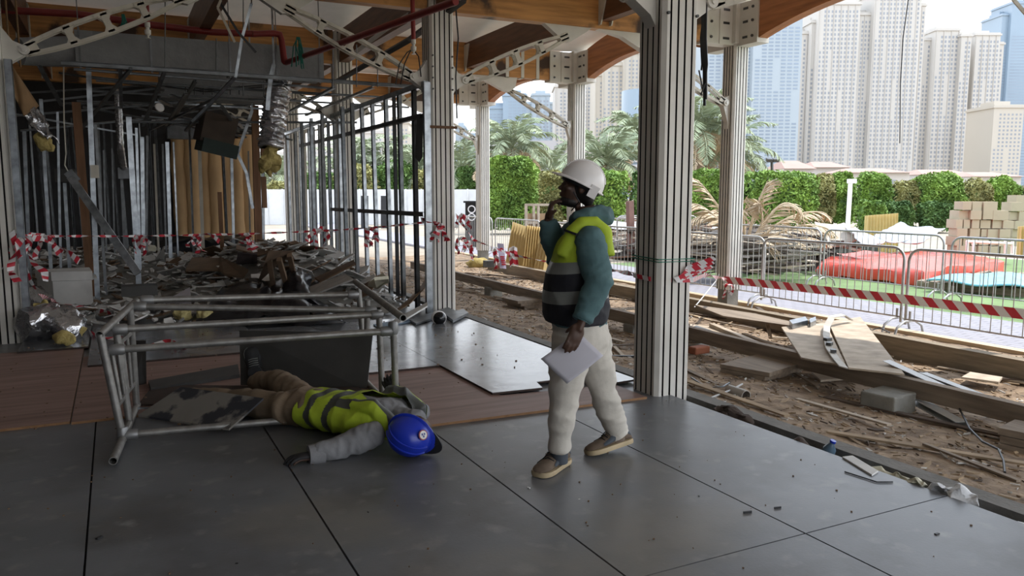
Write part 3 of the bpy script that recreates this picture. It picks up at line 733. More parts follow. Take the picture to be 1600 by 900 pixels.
for q in (-.165, .165): v_.tube([Pv + ax * .49 + ac * q + UP * .11, Pv + ax * .66 + ac * q + UP * .11, Pv + ax * .77 + ac * q + UP * .03, Pv + ax * .77 + ac * q - UP * .06], [.045, .05, .05, .04], 12)
vb = bake(v_, .009, 3); crease(vb, .016, ax * .6 + ac * .5, 9, 5, 6.1); wrinkle(vb, .008, 9, 3.0)
for p in vb.v: p.z = max(p.z, .005)
SL = [(.10, .165), (.27, .335)]; TL = [(-.185, -.115), (.115, .185)]
def vk(c):
    s = (c - Pv).dot(ax) + .05 * abs((c - Pv).dot(ac)) ; tt = (c - Pv).dot(ac)
    if any(a < s < e for a, e in SL): return 'b'
    if s >= .335 and any(a < tt < e for a, e in TL) and c.z > .1: return 'v'
    if s > .43 and abs(tt) < .115 * (s - .39) / .24 and c.z > .12: return 'n'
    return 'y'
pls = [(Pv + ax * q, ax) for a in SL for q in a] + [(Pv + ac * q, ac) for a in TL for q in a]
pt = split(vb, pls, vk)
ve = pt['y'].build('vest', m_hivis, man2, 80); pt['b'].build('reflective_band', m_refd, ve, 80); pt['v'].build('shoulder_band', m_refd, ve, 80)
h2 = helmet(man2, hN + hu2 * .0, hf2, hu2, m_blue, m_black, rad=(.140, .122, .145), peak=.012)
# black wedge laid over the front edge; round sticker on the crown
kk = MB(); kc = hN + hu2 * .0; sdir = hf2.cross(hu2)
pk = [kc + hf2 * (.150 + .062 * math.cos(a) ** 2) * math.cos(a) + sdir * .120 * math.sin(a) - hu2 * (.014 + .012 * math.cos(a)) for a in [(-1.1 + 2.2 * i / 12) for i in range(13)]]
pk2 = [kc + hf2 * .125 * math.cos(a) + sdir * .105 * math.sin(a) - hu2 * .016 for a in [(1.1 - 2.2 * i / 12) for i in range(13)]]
kk.prism([p + hu2 * .006 for p in pk + pk2], -hu2 * .010); kp_ = kk.build('peak', m_black, h2); kp_['label'] = 'black wedge on the front of the blue hard hat'
su_ = sdir if sdir.z > 0 else -sdir
sn = (hf2 * .55 + hu2 * .45 + su_ * .70).normalized()
o_ = kc + hf2 * (.140 * .50) + hu2 * (.145 * .46) + su_ * (.122 * .72)
def disc(r, off, mat, nm):
    d, s1, s2_ = frame_of(sn); k = MB(); k.add([o_ + sn * off + s1 * r * math.cos(2 * math.pi * j / 24) + s2_ * r * math.sin(2 * math.pi * j / 24) for j in range(24)], [tuple(range(24))]); return k.build(nm, mat, h2, 0, None, .002)
disc(.031, .020, M('sticker_red', (0.30, 0.06, 0.06), 0.5), 'sticker_rim'); disc(.025, .0215, M('sticker_white', (0.75, 0.74, 0.72), 0.5), 'sticker')
km = MB(); d_, s1, s2_ = frame_of(sn)
for q in range(3):
    a = 2.1 * q + .5; km.box(o_ + sn * .023 + (s1 * math.cos(a) + s2_ * math.sin(a)) * .009, (.009, .012, .003), Matrix((s1, s2_, sn)).transposed())
km.build('sticker_mark', M('sticker_blue', (0.05, 0.07, 0.25), 0.5), h2)
gm = MB(); gm.tube([aN[2] - dN.normalized() * .06 + UP * .0, aN[2] - dN.normalized() * .0, aN[2] + dN.normalized() * .03], [.066, .064, .058], 14); gm.build('glove_cuff', m_gsleeve, man2, 60)
for w_, d_, n_, sd in ((aN[2], dN, -UP, AWAY), (aF[2], dF, AWAY, UP)):
    gb = MB(); hand(gb, w_, d_, n_, sd, curl=(.2, .3, .3), k=1.12, spread=.6); g2 = bake(gb, .005, 2)
    for p in g2.v: p.z = max(p.z, .004)
    g2.build('glove', m_glove, man2, 80)
gs = MB()
for q in range(4): gs.bar(aF[2] + dF.normalized() * (.02 + q * .022) - AWAY * .022 - RIGHT * .005, aF[2] + dF.normalized() * (.03 + q * .022) - AWAY * .020 + RIGHT * .035, .010, .006)
gs.build('glove_stripe', m_refl, man2)
fd = V(-.15, .35, 0).normalized()
shoe(man2, G(404, 604) + V(0, 0, .07), G(404, 604) + V(-.04, .05, .33), -AWAY * .7 + V(.1, -.4, 0), [m_glove, m_refl, m_black], 1.25, 'work_boot')

# ================================================================ inside the hall
# ---------------------------------------------------------------- overturned scaffold frame
m_alu = M('scuffed_aluminium', (0.30, 0.29, 0.275), 0.48, 0.7, var=0.25, scale=14, bump=0.06)
m_board = M('dark_film_board', (0.050, 0.048, 0.045), 0.6, var=0.25, scale=3)
m_stainb = M('grey_formply', (0.21, 0.195, 0.175), 0.65, var=0.12, scale=4)
stain(m_stainb, (0.025, 0.027, 0.035), 3.8, 0.55, 0.60)
sc = thing('scaffold_frame', 'aluminium tube scaffold frame lying on its side over the fallen person', 'scaffold', (-.05, 5.4, 0))
def tub(nm, a, b, r=.025, par=sc, mat=None, open_=True):
    k = MB(); (k.pipe(a, b, r) if open_ else k.tube([a, b], r, 12)); return k.build(nm, mat or m_alu, par, 50)
LT0, LT1 = V(-.13, 5.45, .72), V(.105, 6.4, .80); LB0, LB1 = V(-.09, 5.03, .035), V(.07, 6.35, .03)
RT0, RT1 = AY(630, 497, 5.02), AY(555, 440, 6.5); RB0, RB1 = V(1.70, 5.0, .03), V(1.80, 6.4, .03)
lp = lambda a, b, t: a.lerp(b, t)
for a, b in ((LT0, LT1), (RT0, RT1)): tub('end_rail', a, b)
tub('end_rail', LB0, LB1); tub('end_rail', RB0, RB1)
col_m = M('cast_coupler', (0.30, 0.30, 0.30), 0.5, 0.7, var=0.2)
def coup(p, d):
    k = MB(); d = Vector(d).normalized(); k.tube([p - d * .045, p - d * .03, p + d * .03, p + d * .045], [.030, .036, .036, .030], 12); k.build('coupler', col_m, sc, 40)
posts = [(lp(LB0, LB1, .35), lp(LT0, LT1, .02)), (lp(LB0, LB1, .62), lp(LT0, LT1, .38)), (lp(LB0, LB1, .96), lp(LT0, LT1, .80)),
         (V(1.715, 5.25, .03), AY(614, 502, 5.25)), (V(1.745, 5.68, .03), AY(592, 484, 5.68)), (V(1.79, 6.28, .03), AY(574, 468, 6.2)), (V(1.80, 6.36, .3), AY(560, 450, 6.38))]
for a, b in posts: tub('upright', a, b, .024, open_=False)
# ladder infill of the end frame
for q in (.30, .80):
    a = lp(posts[0][0], posts[0][1], q); b = lp(posts[2][0], posts[2][1], q - .05); k = MB(); k.bar(a, b, .016, .03); k.build('ladder_rail', m_alu, sc)
for t_ in (.22, .42, .60, .80):
    a = lp(lp(posts[0][0], posts[0][1], .30), lp(posts[2][0], posts[2][1], .25), t_); b = lp(lp(posts[0][0], posts[0][1], .80), lp(posts[2][0], posts[2][1], .75), t_)
    tub('rung', a, b, .013, open_=False)
L1 = (V(-.07, 5.5, .61), AY(612, 517, 5.25)); L2 = (AY(178, 515, 5.75), AY(596, 491, 5.68)); L3 = (AY(210, 479, 6.25), AY(586, 485, 5.95)); L4 = (AY(222, 469, 6.3), AY(557, 460, 6.38)); LBm = (lp(LB0, LB1, .35) + V(.01, 0, .02), V(1.715, 5.27, .05))
for a, b in (L1, L2, L3, L4, LBm):
    tub('brace_tube', a, b, .024, open_=False); d = b - a
    coup(a + d * .02, d); coup(b - d * .02, d)
coup(posts[0][0] + V(0, 0, .03), V(0, 0, 1)); coup(lp(*posts[3], .93), V(0, 0, 1))
k = MB(); k.tube([lp(*posts[5], .22), lp(*posts[5], .50)], .0265, 14); gb_ = k.build('green_label', M('green_label', (0.02, 0.22, 0.09), 0.5), sc, 50); gb_['label'] = 'green and white safety label wrapped round the upright'
k = MB(); k.tube([lp(*posts[5], .30), lp(*posts[5], .40)], .0272, 14); k.build('white_label', m_paper, sc, 50)
# big dark board standing behind the fallen person
b = MB(); bl, br = G(376, 605), G(573, 611); tl0, tr0 = AY(374, 516, bl.y + .05), AY(583, 520, br.y + .08)
b.prism([bl, br, tr0, tl0], V(.006, .018, 0)); tag(b.build('dark_board', m_board, None), 'large dark board standing on edge behind the lying person', 'board')
b = MB(); b.prism([G(207, 607), G(229, 602), AY(228, 532, 6.75), AY(204, 532, 6.75)], V(.0, .02, 0)); tag(b.build('dark_board', m_board), 'narrow dark board upright against the ladder end of the scaffold', 'board')
b = MB(); b.prism([G(232, 600, .02), G(372, 574, .02), G(375, 590, .02), G(236, 612, .02)], V(0, 0, .03)); tag(b.build('plank', m_board), 'dark plank flat on the plywood under the scaffold tubes', 'plank')
q0, q1, q3 = G(358, 673, .035), G(412, 625, .19), G(216, 651, .02); nq = (q1 - q0).cross(q3 - q0); rq = ray(283, 607); q2 = EYE + rq * (nq.dot(q0 - EYE) / nq.dot(rq))
b = MB(); b.prism([q0, q1, q2, q3], V(0, .004, .012)); tag(b.build('stained_board', m_stainb), 'grey board with black tar stains lying across the fallen legs', 'board')
b = MB(); b.prism([G(216, 634, .02), G(240, 603, .02), G(560, 607, .02), G(575, 618, .02), G(420, 634, .02)], V(0, 0, .012)); tag(b.build('floor_board', m_edged), 'wide dark brown board on the deck inside the scaffold frame', 'board')
b = MB(); b.bar(G(215, 638, .045), G(246, 637, .045), .012, .012); tag(b.build('steel_rod', m_gal), 'short bright rod lying inside the scaffold frame', 'rod')

# ---------------------------------------------------------------- ducts, pipes and ceiling grid
m_duct = M('grey_duct_cloth', (0.25, 0.255, 0.26), 0.75, var=0.14, scale=4, bump=0.35, bscale=16)
m_foil = M('crumpled_foil', (0.62, 0.62, 0.64), 0.22, 0.95, var=0.25, scale=6, bump=1.0, bscale=14)
m_wool = M('yellow_insulation_wool', (0.42, 0.33, 0.12), 0.95, var=0.25, scale=10, bump=0.8, bscale=30)
m_red = M('red_sprinkler_pipe', (0.24, 0.025, 0.022), 0.4, var=0.15)
dt = thing('air_duct', 'grey cloth wrapped air duct hanging across the dim side under the roof', 'duct', (1.2, 12.2, 3.28))
b = MB(); b.b2(-.35, 1.55, 11.95, 12.5, 3.29, 3.69); b.build('wrapped_section', m_duct, dt)
b = MB(); b.b2(1.57, 2.88, 11.95, 12.5, 3.26, 3.70); b.build('wrapped_section', m_duct, dt)
for x in (-.3, .55, 1.56, 2.2, 2.82):
    b = MB(); b.b2(x - .012, x + .012, 11.94, 11.955, 3.2, 3.72); b.b2(x - .006, x + .006, 11.94, 11.95, 3.7, 4.5); b.build('hanger_strap', m_gald, dt)
b = MB(); b.tube([V(-.35, 12.2, 3.45), V(-.7, 12.2, 3.42), V(-.98, 12.05, 3.38)], [.2, .19, .17], 16); b.build('spigot', m_duct, dt, 50)
b = MB(); b.b2(.75, 2.75, 14.0, 14.5, 3.1, 3.5); tag(b.build('air_duct', m_duct), 'second grey duct deeper in, behind the hanging ceiling rails', 'duct')
fd_ = thing('flexible_duct', 'silver flexible duct hanging down with torn yellow wool below', 'duct', (2.3, 12.3, 3.1))
b = MB(); pts = [AY(437, 118, 12.3), AY(433, 150, 12.3), AY(428, 185, 12.25), AY(426, 212, 12.2), AY(423, 232, 12.2)]
b.tube(pts, [.17, .185, .18, .185, .17], 22, caps=False); fo = []
bb = MB(); N = 44
ctr = [pts[0].lerp(pts[4], i / N) for i in range(N + 1)]
bb.tube(ctr, [.175 + .018 * math.sin(i * 2.4) + .006 * math.sin(i * 5.1) for i in range(N + 1)], 24, caps=False); wrinkle(bb, .035, 9, 2.2); bb.build('foil_sleeve', m_foil, fd_, 60, None, .004)
bw = MB()
for q in range(9): bw.ell(pts[4] + V(U(-.14, .12), U(-.1, .1), U(-.28, .04)), (U(.05, .10), U(.05, .1), U(.08, .16)))
bwb = bake(bw, .02, 2); wrinkle(bwb, .05, 14, 7); bwb.build('torn_wool', m_wool, fd_, 80)
ins = thing('torn_insulation', 'torn foil backed insulation sheet dangling beside the column on the dim side', 'insulation', AY(40, 110, 10.6))
pg = [AY(16, 98, 10.6), AY(32, 104, 10.7), AY(60, 165, 10.75), AY(91, 222, 10.8), AY(64, 214, 10.6), AY(38, 182, 10.55), AY(22, 150, 10.5)]
b = MB(); b.grid(lambda u, v: pg[0].lerp(pg[2], v).lerp(pg[6].lerp(pg[5], v), 1 - u) + V(0, .05 * math.sin(v * 5 + u * 3), 0), 8, 12); b.tube([pg[0], V(pg[0].x, pg[0].y, 3.95)], .008, 6); b.tube([pg[1], V(pg[1].x, pg[1].y, 3.95)], .008, 6); b.build('brown_facing', M('brown_kraft_paper', (0.22, 0.13, 0.06), 0.8), ins, 60, None, .01)
b = MB(); b.grid(lambda u, v: pg[5].lerp(pg[4], v).lerp(pg[2].lerp(pg[3], v), u) + V(0, .04 * math.sin(v * 7 + u * 9), .03 * math.sin(u * 11)), 12, 12); wrinkle(b, .05, 9, 3); b.build('foil_backing', m_foil, ins, 60, None, .01)
bw = MB()
for q in range(6): bw.ell(AY(62 + q * 3, 216 + (q % 3) * 6, 10.7), (.06, .05, .07))
bwb = bake(bw, .02, 2); wrinkle(bwb, .05, 14, 3); bwb.build('wool_edge', m_wool, ins, 80)
# sprinkler pipes
def pipe_thing(label, pts, r, parts=()):
    t_ = thing('sprinkler_pipe', label, 'pipe', pts[0]); b = MB(); b.tube(pts, r, 12); b.build('pipe', m_red, t_, 50); return t_
pz = 3.42
t_ = pipe_thing('red sprinkler pipe running slantwise under the roof to an elbow', [G(712, 2, pz), G(447, 98, pz)], .038)
e0 = G(447, 98, pz); b = MB(); b.tube([e0, e0 + V(-.02, 0, .02), e0 + V(-.03, 0, .07), AY(440, 62, e0.y), AY(437, 54, e0.y), AY(428, 52, e0.y), AY(395, 53, e0.y)], [.046, .05, .046, .042, .05, .046, .04], 12); b.build('elbow', m_red, t_, 50)
pipe_thing('long red sprinkler main above the grey air duct', [AY(-20, 14, 12.9), AY(120, 22, 12.9), AY(230, 38, 12.9), AY(330, 50, 12.9), AY(400, 53, 12.9)], .05)
def head_drop(x, y0, y1, Y, label):
    t_ = thing('sprinkler_drop', label, 'sprinkler', AY(x, y0, Y)); b = MB(); b.tube([AY(x - 1, y0, Y), AY(x + 1, y1, Y)], .028, 10); b.build('drop_pipe', m_red, t_, 50)
    b = MB(); p = AY(x + 1, y1, Y); b.lathe([(.030, 0), (.030, -.05), (.02, -.055), (.02, -.08), (.036, -.085), (.034, -.13), (.012, -.15), (.012, -.17), (.03, -.172), (.03, -.178)], p, 14); b.build('sprinkler_head', m_cream, t_, 40)
head_drop(229, -20, 35, 10.2, 'red drop pipe with a pale sprinkler head above the grey duct')
head_drop(645, -20, 62, 9.6, 'red drop pipe with a sprinkler head beside the cream column')
def rail(label, a, b, w=.05, h=.03, mat=None, grp=None, name='ceiling_rail'):
    k = MB(); k.chan(a, b, w, h, .003); return tag(k.build(name, mat or m_gald), label, 'ceiling rail', grp)
rail('front cross channel of the stripped ceiling grid below the grey duct', AY(95, 98, 11.2), AY(655, 136, 11.2), .05, .05, m_gald)
for i, (xa, ya, xb, yb, Y) in enumerate(((115, 108, 515, 138, 12.1), (150, 126, 600, 152, 12.9), (140, 142, 440, 158, 13.8), (330, 150, 640, 168, 14.6), (120, 158, 380, 166, 15.5))):
    rail(ORD[i + 1] + ' cross channel of the stripped ceiling grid, counted from the grey duct', AY(xa, ya, Y), AY(xb, yb, Y))
for i, (xa, ya, xb, yb) in enumerate(((62, 104, 96, 164), (188, 106, 189, 168), (257, 112, 224, 196), (291, 146, 259, 196), (366, 122, 290, 204), (523, 136, 438, 182), (584, 136, 478, 180))):
    a = AY(xa, ya, 11.25); e = G(xb, yb, a.z - (.02 if i != 4 else .5)) if i > 1 else AY(xb, yb, 13.4)
    if (e - a).length > 6 or e.y < 0 or e.y > 19: e = AY(xb, yb, 14.5)
    rail(['short bent ceiling rail under the torn insulation', 'ceiling rail pointing at the white sprinkler escutcheon', 'long ceiling rail sloping down over the dark studs', 'short loose ceiling rail beside the white ring', 'bent ceiling rail sagging over the brown panels',
          'bright ceiling rail meeting the silver duct', 'bright ceiling rail ending among the studs'][i], a, e, .045, .035, m_gal if i > 4 else m_gald)
b = MB(); c = AY(250, 167, 12.2); b.lathe([(.035, 0), (.06, -.005), (.065, -.02), (.05, -.035), (.03, -.035)], c, 20, R=Euler((1.2, 0, .3)).to_matrix()); tag(b.build('ceiling_ring', m_white, None, 40), 'small white round ceiling ring hanging off the grid', 'ceiling fitting')
b = MB()
for q in range(2): b.tube([AY(258, 130 + q * 5, 13.6), AY(320, 140 + q * 3, 13.6), AY(410, 133 + q * 3, 13.6)], .012, 6)
for q in range(7): b.tube([AY(290 + q * 14, 134, 13.6), AY(290 + q * 14, 148, 13.6)], .01, 5)
tag(b.build('cable_basket', m_black), 'black wire cable basket in the stripped ceiling', 'cable tray')
for i, (x, y0, y1, Y) in enumerate(((258, -5, 112, 11.4), (338, 60, 110, 11.9), (520, 60, 138, 11.2), (557, 70, 136, 11.2), (590, 90, 136, 11.2), (380, 0, 150, 12.6))):
    b = MB(); b.tube([AY(x, y0, Y), AY(x, y1, Y)], .008, 6); tag(b.build('hanger_rod', m_gald), 'thin hanger rod, ' + ORD[i] + ' along the front of the ceiling grid from the ' + ('dim side' if i < 3 else 'red pipe'), 'hanger rod')
def strip(label, pts, w, t, mat, name='bent_strip', cat='metal strip'):
    b = MB(); top = pts[0]
    if name == 'bent_strip' and top.z < 4.4: b.bar(V(top.x, top.y, 4.5), top, w * .5, t, V(0, 1, 0.1))
    for p, q in zip(pts, pts[1:]): b.bar(p, q, w, t, V(0, 1, 0.1))
    return tag(b.build(name, mat), label, cat)
strip('pale bent metal strip dangling in front of the roof timber', [AY(345, 0, 10.5), AY(340, 12, 10.5), AY(367, 66, 10.5)], .03, .006, m_cream_d)
strip('dark bent strip crossing the pale one near the roof', [AY(346, 8, 10.7), AY(372, 50, 10.7), AY(400, 82, 10.7)], .03, .006, m_black)
strip('long twisted metal strip hanging to the brown crate', [AY(393, 5, 10.8), AY(378, 60, 10.9), AY(368, 121, 11.0), AY(330, 160, 11.4), AY(300, 190, 11.8)], .035, .006, m_gal)
strip('twisted galvanised strap hanging beside the silver duct', [AY(428, 100, 11.8), AY(423, 122, 11.8), AY(420, 145, 11.8), AY(418, 172, 11.8)], .06, .006, m_gal)
strip('dark cable channel slanting up along the inner beam', [AY(725, 0, 9.3), AY(640, 62, 11.0), AY(560, 108, 12.8), AY(525, 128, 14)], .07, .05, m_black, 'cable_channel', 'cable tray')
strip('pale light strip between the inner roof timbers', [AY(640, 22, 10.8), AY(600, 48, 11.2), AY(555, 82, 11.8)], .06, .02, m_cream, 'light_strip', 'ceiling strip')
b = MB()
for q in range(10):
    x = 462 + q % 5 * 3; b.tube([AY(466 + U(-3, 3), 58, 11), AY(x + U(-5, 5), 75 + U(-4, 4), 11), AY(x + U(-7, 5), 100 + U(-8, 8), 11)], .008, 5)
tag(b.build('green_netting', M('green_net', (0.02, 0.16, 0.12), 0.8)), 'scrap of green netting caught on the roof brace', 'netting')
b = MB()
for q in range(8): b.tube([AY(192 + U(-2, 2), 22, 10), AY(194 + U(-5, 5), 32, 10), AY(195 + U(-7, 7), 42, 10)], .006, 5)
tag(b.build('green_netting', MATS['green_net']), 'small green cord tuft on the slotted brace near the red drop pipe', 'netting')
for i, (xa, xb, Y) in enumerate(((632, 648, 9.7), (640, 656, 9.8))):
    b = MB(); pts = [AY(618 + i * 8, 132, Y), AY(624 + i * 8, 100, Y), AY(636 + i * 4, 82, Y), AY(645, 76, Y), AY(654, 88, Y), AY(658, 120, Y)]; b.tube(pts, .008, 6); tag(b.build('looped_cable', m_black, None, 60), ['wide', 'narrow'][i] + ' loop of black cable under the sprinkler head', 'cable')
b = MB(); b.tube([AY(712, 10, 9.7), AY(716, 60, 9.6), AY(712, 120, 9.7), AY(714, 185, 9.6)], .010, 6); tag(b.build('hanging_cable', m_black, None, 60), 'black cable hanging down the cream column with the knotted tape', 'cable')
b = MB()
for q, (x, y1) in enumerate(((1100, 165), (1103, 155), (1097, 110), (1105, 120))):
    b.tube([AX(1098 + q * 2, -4, 4.2), AX(x - 2, 60, 4.2), AX(x, 100, 4.25), AX(x + 1 - q, y1, 4.25)], .012 if q < 2 else .008, 6)
b.tube([AX(1092, 110, 4.2), AX(1098, 140, 4.2), AX(1095, 148, 4.2), AX(1102, 130, 4.2)], .006, 5)
tag(b.build('cable_bundle', m_black, None, 60), 'bundle of black cables hanging beside the close column', 'cable')
b = MB(); b.b2(4.052, 4.085, 5.0, 5.16, 2.15, 2.62); tag(b.build('cable_box', m_bolt), 'dark grey cable trunking fixed high on the close column', 'cable trunking')

# ---------------------------------------------------------------- studs
m_timb = wood('brown_timber', (0.20, 0.095, 0.045), (0.30, 0.15, 0.075), (7, 7, 0.7), 0.7, 0.05)
def stud(xt, yt, xb, yb, Y, w, mat, label, grp=None, name='steel_stud', d=.05, solid=False):
    w = w if solid else w * .78
    a, e = AY(xt, yt, Y), AY(xb, yb, Y)
    if e.z > 0.01: e = e + (e - a) * (e.z / (a.z - e.z))      # stands on the floor, its foot buried in the rubble
    b = MB()
    if solid: b.bar(e, a, w, d, V(0, 1, 0))
    else: b.chan(e, a, w, d, .003, V(0, 1, 0))
    return tag(b.build(name, mat), label, 'stud', grp)
S = [  # xt yt xb yb Y w
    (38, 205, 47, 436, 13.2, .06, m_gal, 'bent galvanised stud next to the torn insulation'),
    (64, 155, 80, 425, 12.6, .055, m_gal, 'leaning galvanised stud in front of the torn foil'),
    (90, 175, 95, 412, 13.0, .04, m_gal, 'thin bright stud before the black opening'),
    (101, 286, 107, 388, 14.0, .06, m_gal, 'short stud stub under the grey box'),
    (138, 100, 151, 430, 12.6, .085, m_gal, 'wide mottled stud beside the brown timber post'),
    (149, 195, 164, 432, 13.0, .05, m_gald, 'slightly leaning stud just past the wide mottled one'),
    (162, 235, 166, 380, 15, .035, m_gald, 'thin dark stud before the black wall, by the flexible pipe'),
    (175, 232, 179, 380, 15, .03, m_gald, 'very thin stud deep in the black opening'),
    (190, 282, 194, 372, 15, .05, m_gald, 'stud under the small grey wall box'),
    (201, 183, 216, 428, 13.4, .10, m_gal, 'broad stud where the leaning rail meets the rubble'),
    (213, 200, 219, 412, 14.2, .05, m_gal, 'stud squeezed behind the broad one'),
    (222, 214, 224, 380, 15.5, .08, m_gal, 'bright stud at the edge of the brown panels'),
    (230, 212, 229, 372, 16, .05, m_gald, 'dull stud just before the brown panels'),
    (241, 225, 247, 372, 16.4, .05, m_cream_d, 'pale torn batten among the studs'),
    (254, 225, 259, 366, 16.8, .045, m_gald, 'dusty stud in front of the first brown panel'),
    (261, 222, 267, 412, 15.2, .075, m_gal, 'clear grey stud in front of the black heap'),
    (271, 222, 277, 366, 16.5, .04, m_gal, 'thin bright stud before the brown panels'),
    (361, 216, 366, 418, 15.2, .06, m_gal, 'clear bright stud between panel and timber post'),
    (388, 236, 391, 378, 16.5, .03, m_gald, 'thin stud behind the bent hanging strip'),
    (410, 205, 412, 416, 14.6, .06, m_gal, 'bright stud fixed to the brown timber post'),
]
for q in S: stud(*q)
stud(119, 160, 141, 437, 12.9, .11, m_timb, 'brown timber post leaning among the dim studs', None, 'timber_post', .08, True)
stud(398, 165, 405, 415, 14.5, .12, m_timb, 'brown timber post beside the silver duct', None, 'timber_post', .08, True)
stud(343, 300, 348, 408, 15.6, .07, m_timb, 'short brown timber batten before the brown panels', None, 'timber_post', .05, True)
stud(311, 215, 318, 410, 15.8, .06, m_cream_d, 'ragged grey batten in the middle of the brown panels', None, 'timber_post', .03, True)
strip('bent bright strip hanging in front of the brown panels', [AY(394, 172, 14.2), AY(371, 240, 14.3), AY(385, 270, 14.3), AY(395, 326, 14.3)], .05, .02, m_gal)
strip('thick steel rail leaning down onto the rubble', [AY(110, 276, 12.4), AY(216, 428, 12.0)], .10, .05, m_gal, 'leaning_rail', 'rail')
strip('short grey bracket on top of the leaning rail', [AY(106, 268, 12.4), AY(120, 284, 12.39)], .12, .05, m_gald, 'bracket', 'bracket')
b = MB(); b.b2(*[0, 0, 0, 0, 0, 0]) if False else None
def panel_box(label, x0, y0, x1, y1, Y, d, mat, name, cat):
    a, e = AY(x0, y1, Y), AY(x1, y0, Y); b = MB(); b.b2(a.x, e.x, Y, Y + d, a.z, e.z); return tag(b.build(name, mat), label, cat)
panel_box('dark grey box fixed between the dim studs', 86, 264, 116, 284, 13.6, .25, m_board, 'wall_box', 'box')
panel_box('small grey box at the end of the thin flexible pipe', 185, 262, 201, 279, 15, .2, m_gald, 'wall_box', 'box')
panel_box('small white switch box on the wide mottled stud', 142, 258, 154, 278, 12.54, .06, m_cream_d, 'switch_box', 'box')
b = MB(); pts = [AY(184, 140, 14.66), AY(188, 230, 14.7), AY(193, 264, 15.05)]; N = 24; c_ = [pts[0].lerp(pts[1], i / 12) if i <= 12 else pts[1].lerp(pts[2], i / 12 - 1) for i in range(N + 1)]
b.tube(c_, [.055 + .008 * (i % 2) for i in range(N + 1)], 10); tag(b.build('flexible_pipe', m_foil, None, 50), 'thin silver flexible pipe running down to a grey box', 'pipe')
b = MB(); b.tube([AY(99, 60, 12.5), AY(100, 190, 12.8), AY(103, 240, 12.8), AY(101, 258, 12.8), AY(110, 275, 12.8)], .010, 6); tag(b.build('hanging_cable', m_cream_d, None, 60), 'thin pale cable hanging beside the dim studs', 'cable')
# brown insulation panels on the back wall
m_batt = M('brown_batt_facing', (0.56, 0.37, 0.19), 0.85, var=0.22, scale=1.5, stretch=(2, 2, .6))
xs_ = [(274, 292), (293, 312), (314, 328), (329, 345), (346, 362), (364, 378), (379, 398)]
for i, (x0, x1) in enumerate(xs_):
    Yb = 20.2 - .05 * (i % 2); a, e = AY(x0, 378, Yb), AY(x1, 208 + (i * 7) % 13, Yb); b = MB(); n = 12; ring_ = []
    for j in range(15):
        z = a.z + (e.z - a.z) * j / 14; dx = .04 * mnoise.noise(V(i * 3.1, z * 2, 0)); w0, w1 = a.x + dx, e.x + .03 * mnoise.noise(V(i, z * 2.5, 7))
        ring_.append([V(w0, Yb, z), V(w0 + .05, Yb - .07, z), V((w0 + w1) / 2, Yb - .09, z), V(w1 - .05, Yb - .07, z), V(w1, Yb, z), V(w1, Yb + .12, z), V(w0, Yb + .12, z)])
    b.loft(ring_); tag(b.build('insulation_panel', m_batt, None, 50), ORD[i] + ' brown insulation panel of the back wall, counted from the dark opening', 'insulation panel', 'insulation panels on the back wall')
panel_box('grey air conditioner grille above the brown panels', 262, 197, 308, 216, 17.5, .3, m_gald, 'grille_unit', 'air conditioner')
cr_ = thing('hanging_crate', 'brown and green crate hanging broken from the ceiling grid', 'ceiling unit', AY(335, 200, 13.8))
a, e = AY(312, 232, 13.8), AY(362, 172, 13.8); Rz = Euler((.1, .22, .15)).to_matrix()
b = MB(); b.box((a + e) / 2, (e.x - a.x, .5, (e.z - a.z) * .75), Rz); b.build('crate_body', M('dusty_brown_board', (0.075, 0.055, 0.042), 0.9), cr_)
b = MB(); b.box((a + e) / 2 - V(0, .02, .30), (e.x - a.x + .04, .5, .22), Rz); b.build('green_tray', M('dark_green_paint', (0.02, 0.035, 0.03), 0.7), cr_)
b = MB(); b.grid(lambda u, v: AY(419 + u * 14, 228 + v * 44, 13.9) + V(0, .03 * math.sin(u * 9), 0), 8, 8); tag(b.build('white_sheet', M('white_plastic', (0.7, 0.7, 0.72), 0.6), None, 60, None, .004), 'scrap of white sheet hanging below the torn wool', 'sheet')
for x_, y0_, y1_, lb_ in ((412, 90, 234, 'thin wire holding the upper dark brown block'), (413, 250, 280, 'short wire between the two dark brown blocks'), (421, 90, 231, 'thin wire holding the white sheet scrap')):
    b = MB(); b.tube([AY(x_, y0_, 13.86), AY(x_, y1_, 13.86)], .006, 5); tag(b.build('hanging_wire', m_black), lb_, 'wire')
panel_box('dark brown block hanging by a wire near the white sheet', 408, 232, 415, 252, 13.8, .06, m_timb, 'hanging_block', 'block')
panel_box('lower dark brown block hanging near the white sheet', 410, 276, 416, 325, 13.8, .06, m_timb, 'hanging_block', 'block')

# stud wall along the inner columns: two bays
def wall_stud(px, X, z0, z1, label, mat, w=.075, lean=0.0, grp=None):
    y = AX(px, 300, X).y; b = MB(); b.chan(V(X, y, z0), V(X, y + lean, z1), .05, w, .003, V(0, 1, 0))
    return tag(b.build('steel_stud', mat), label, 'stud', grp)
for px, m_, w_, nm, lean in ((572, m_gal, .085, 'first', .15), (588, m_gal, .075, 'second', .12), (608, m_gal, .08, 'third', .08), (619, m_black, .03, 'thin black', .03), (628, m_gal, .085, 'fifth', .05), (650, m_gald, .085, 'dark last', .03)):
    wall_stud(px, 3.66, 0, 2.95, nm + ' stud of the open steel stud wall towards the cream column', m_, w_, lean)
b = MB(); b.chan(V(3.66, 9.74, 0), V(3.66, 9.74, 3.0), .06, .09, .003); tag(b.build('steel_stud', m_gal), 'mottled steel stud fixed against the cream column', 'stud')
b = MB(); b.chan(V(-.90, 9.75, 0), V(-.90, 9.75, 2.95), .09, .07, .003); tag(b.build('steel_stud', m_gal), 'spotted wide steel stud fixed against the dim side column', 'stud')
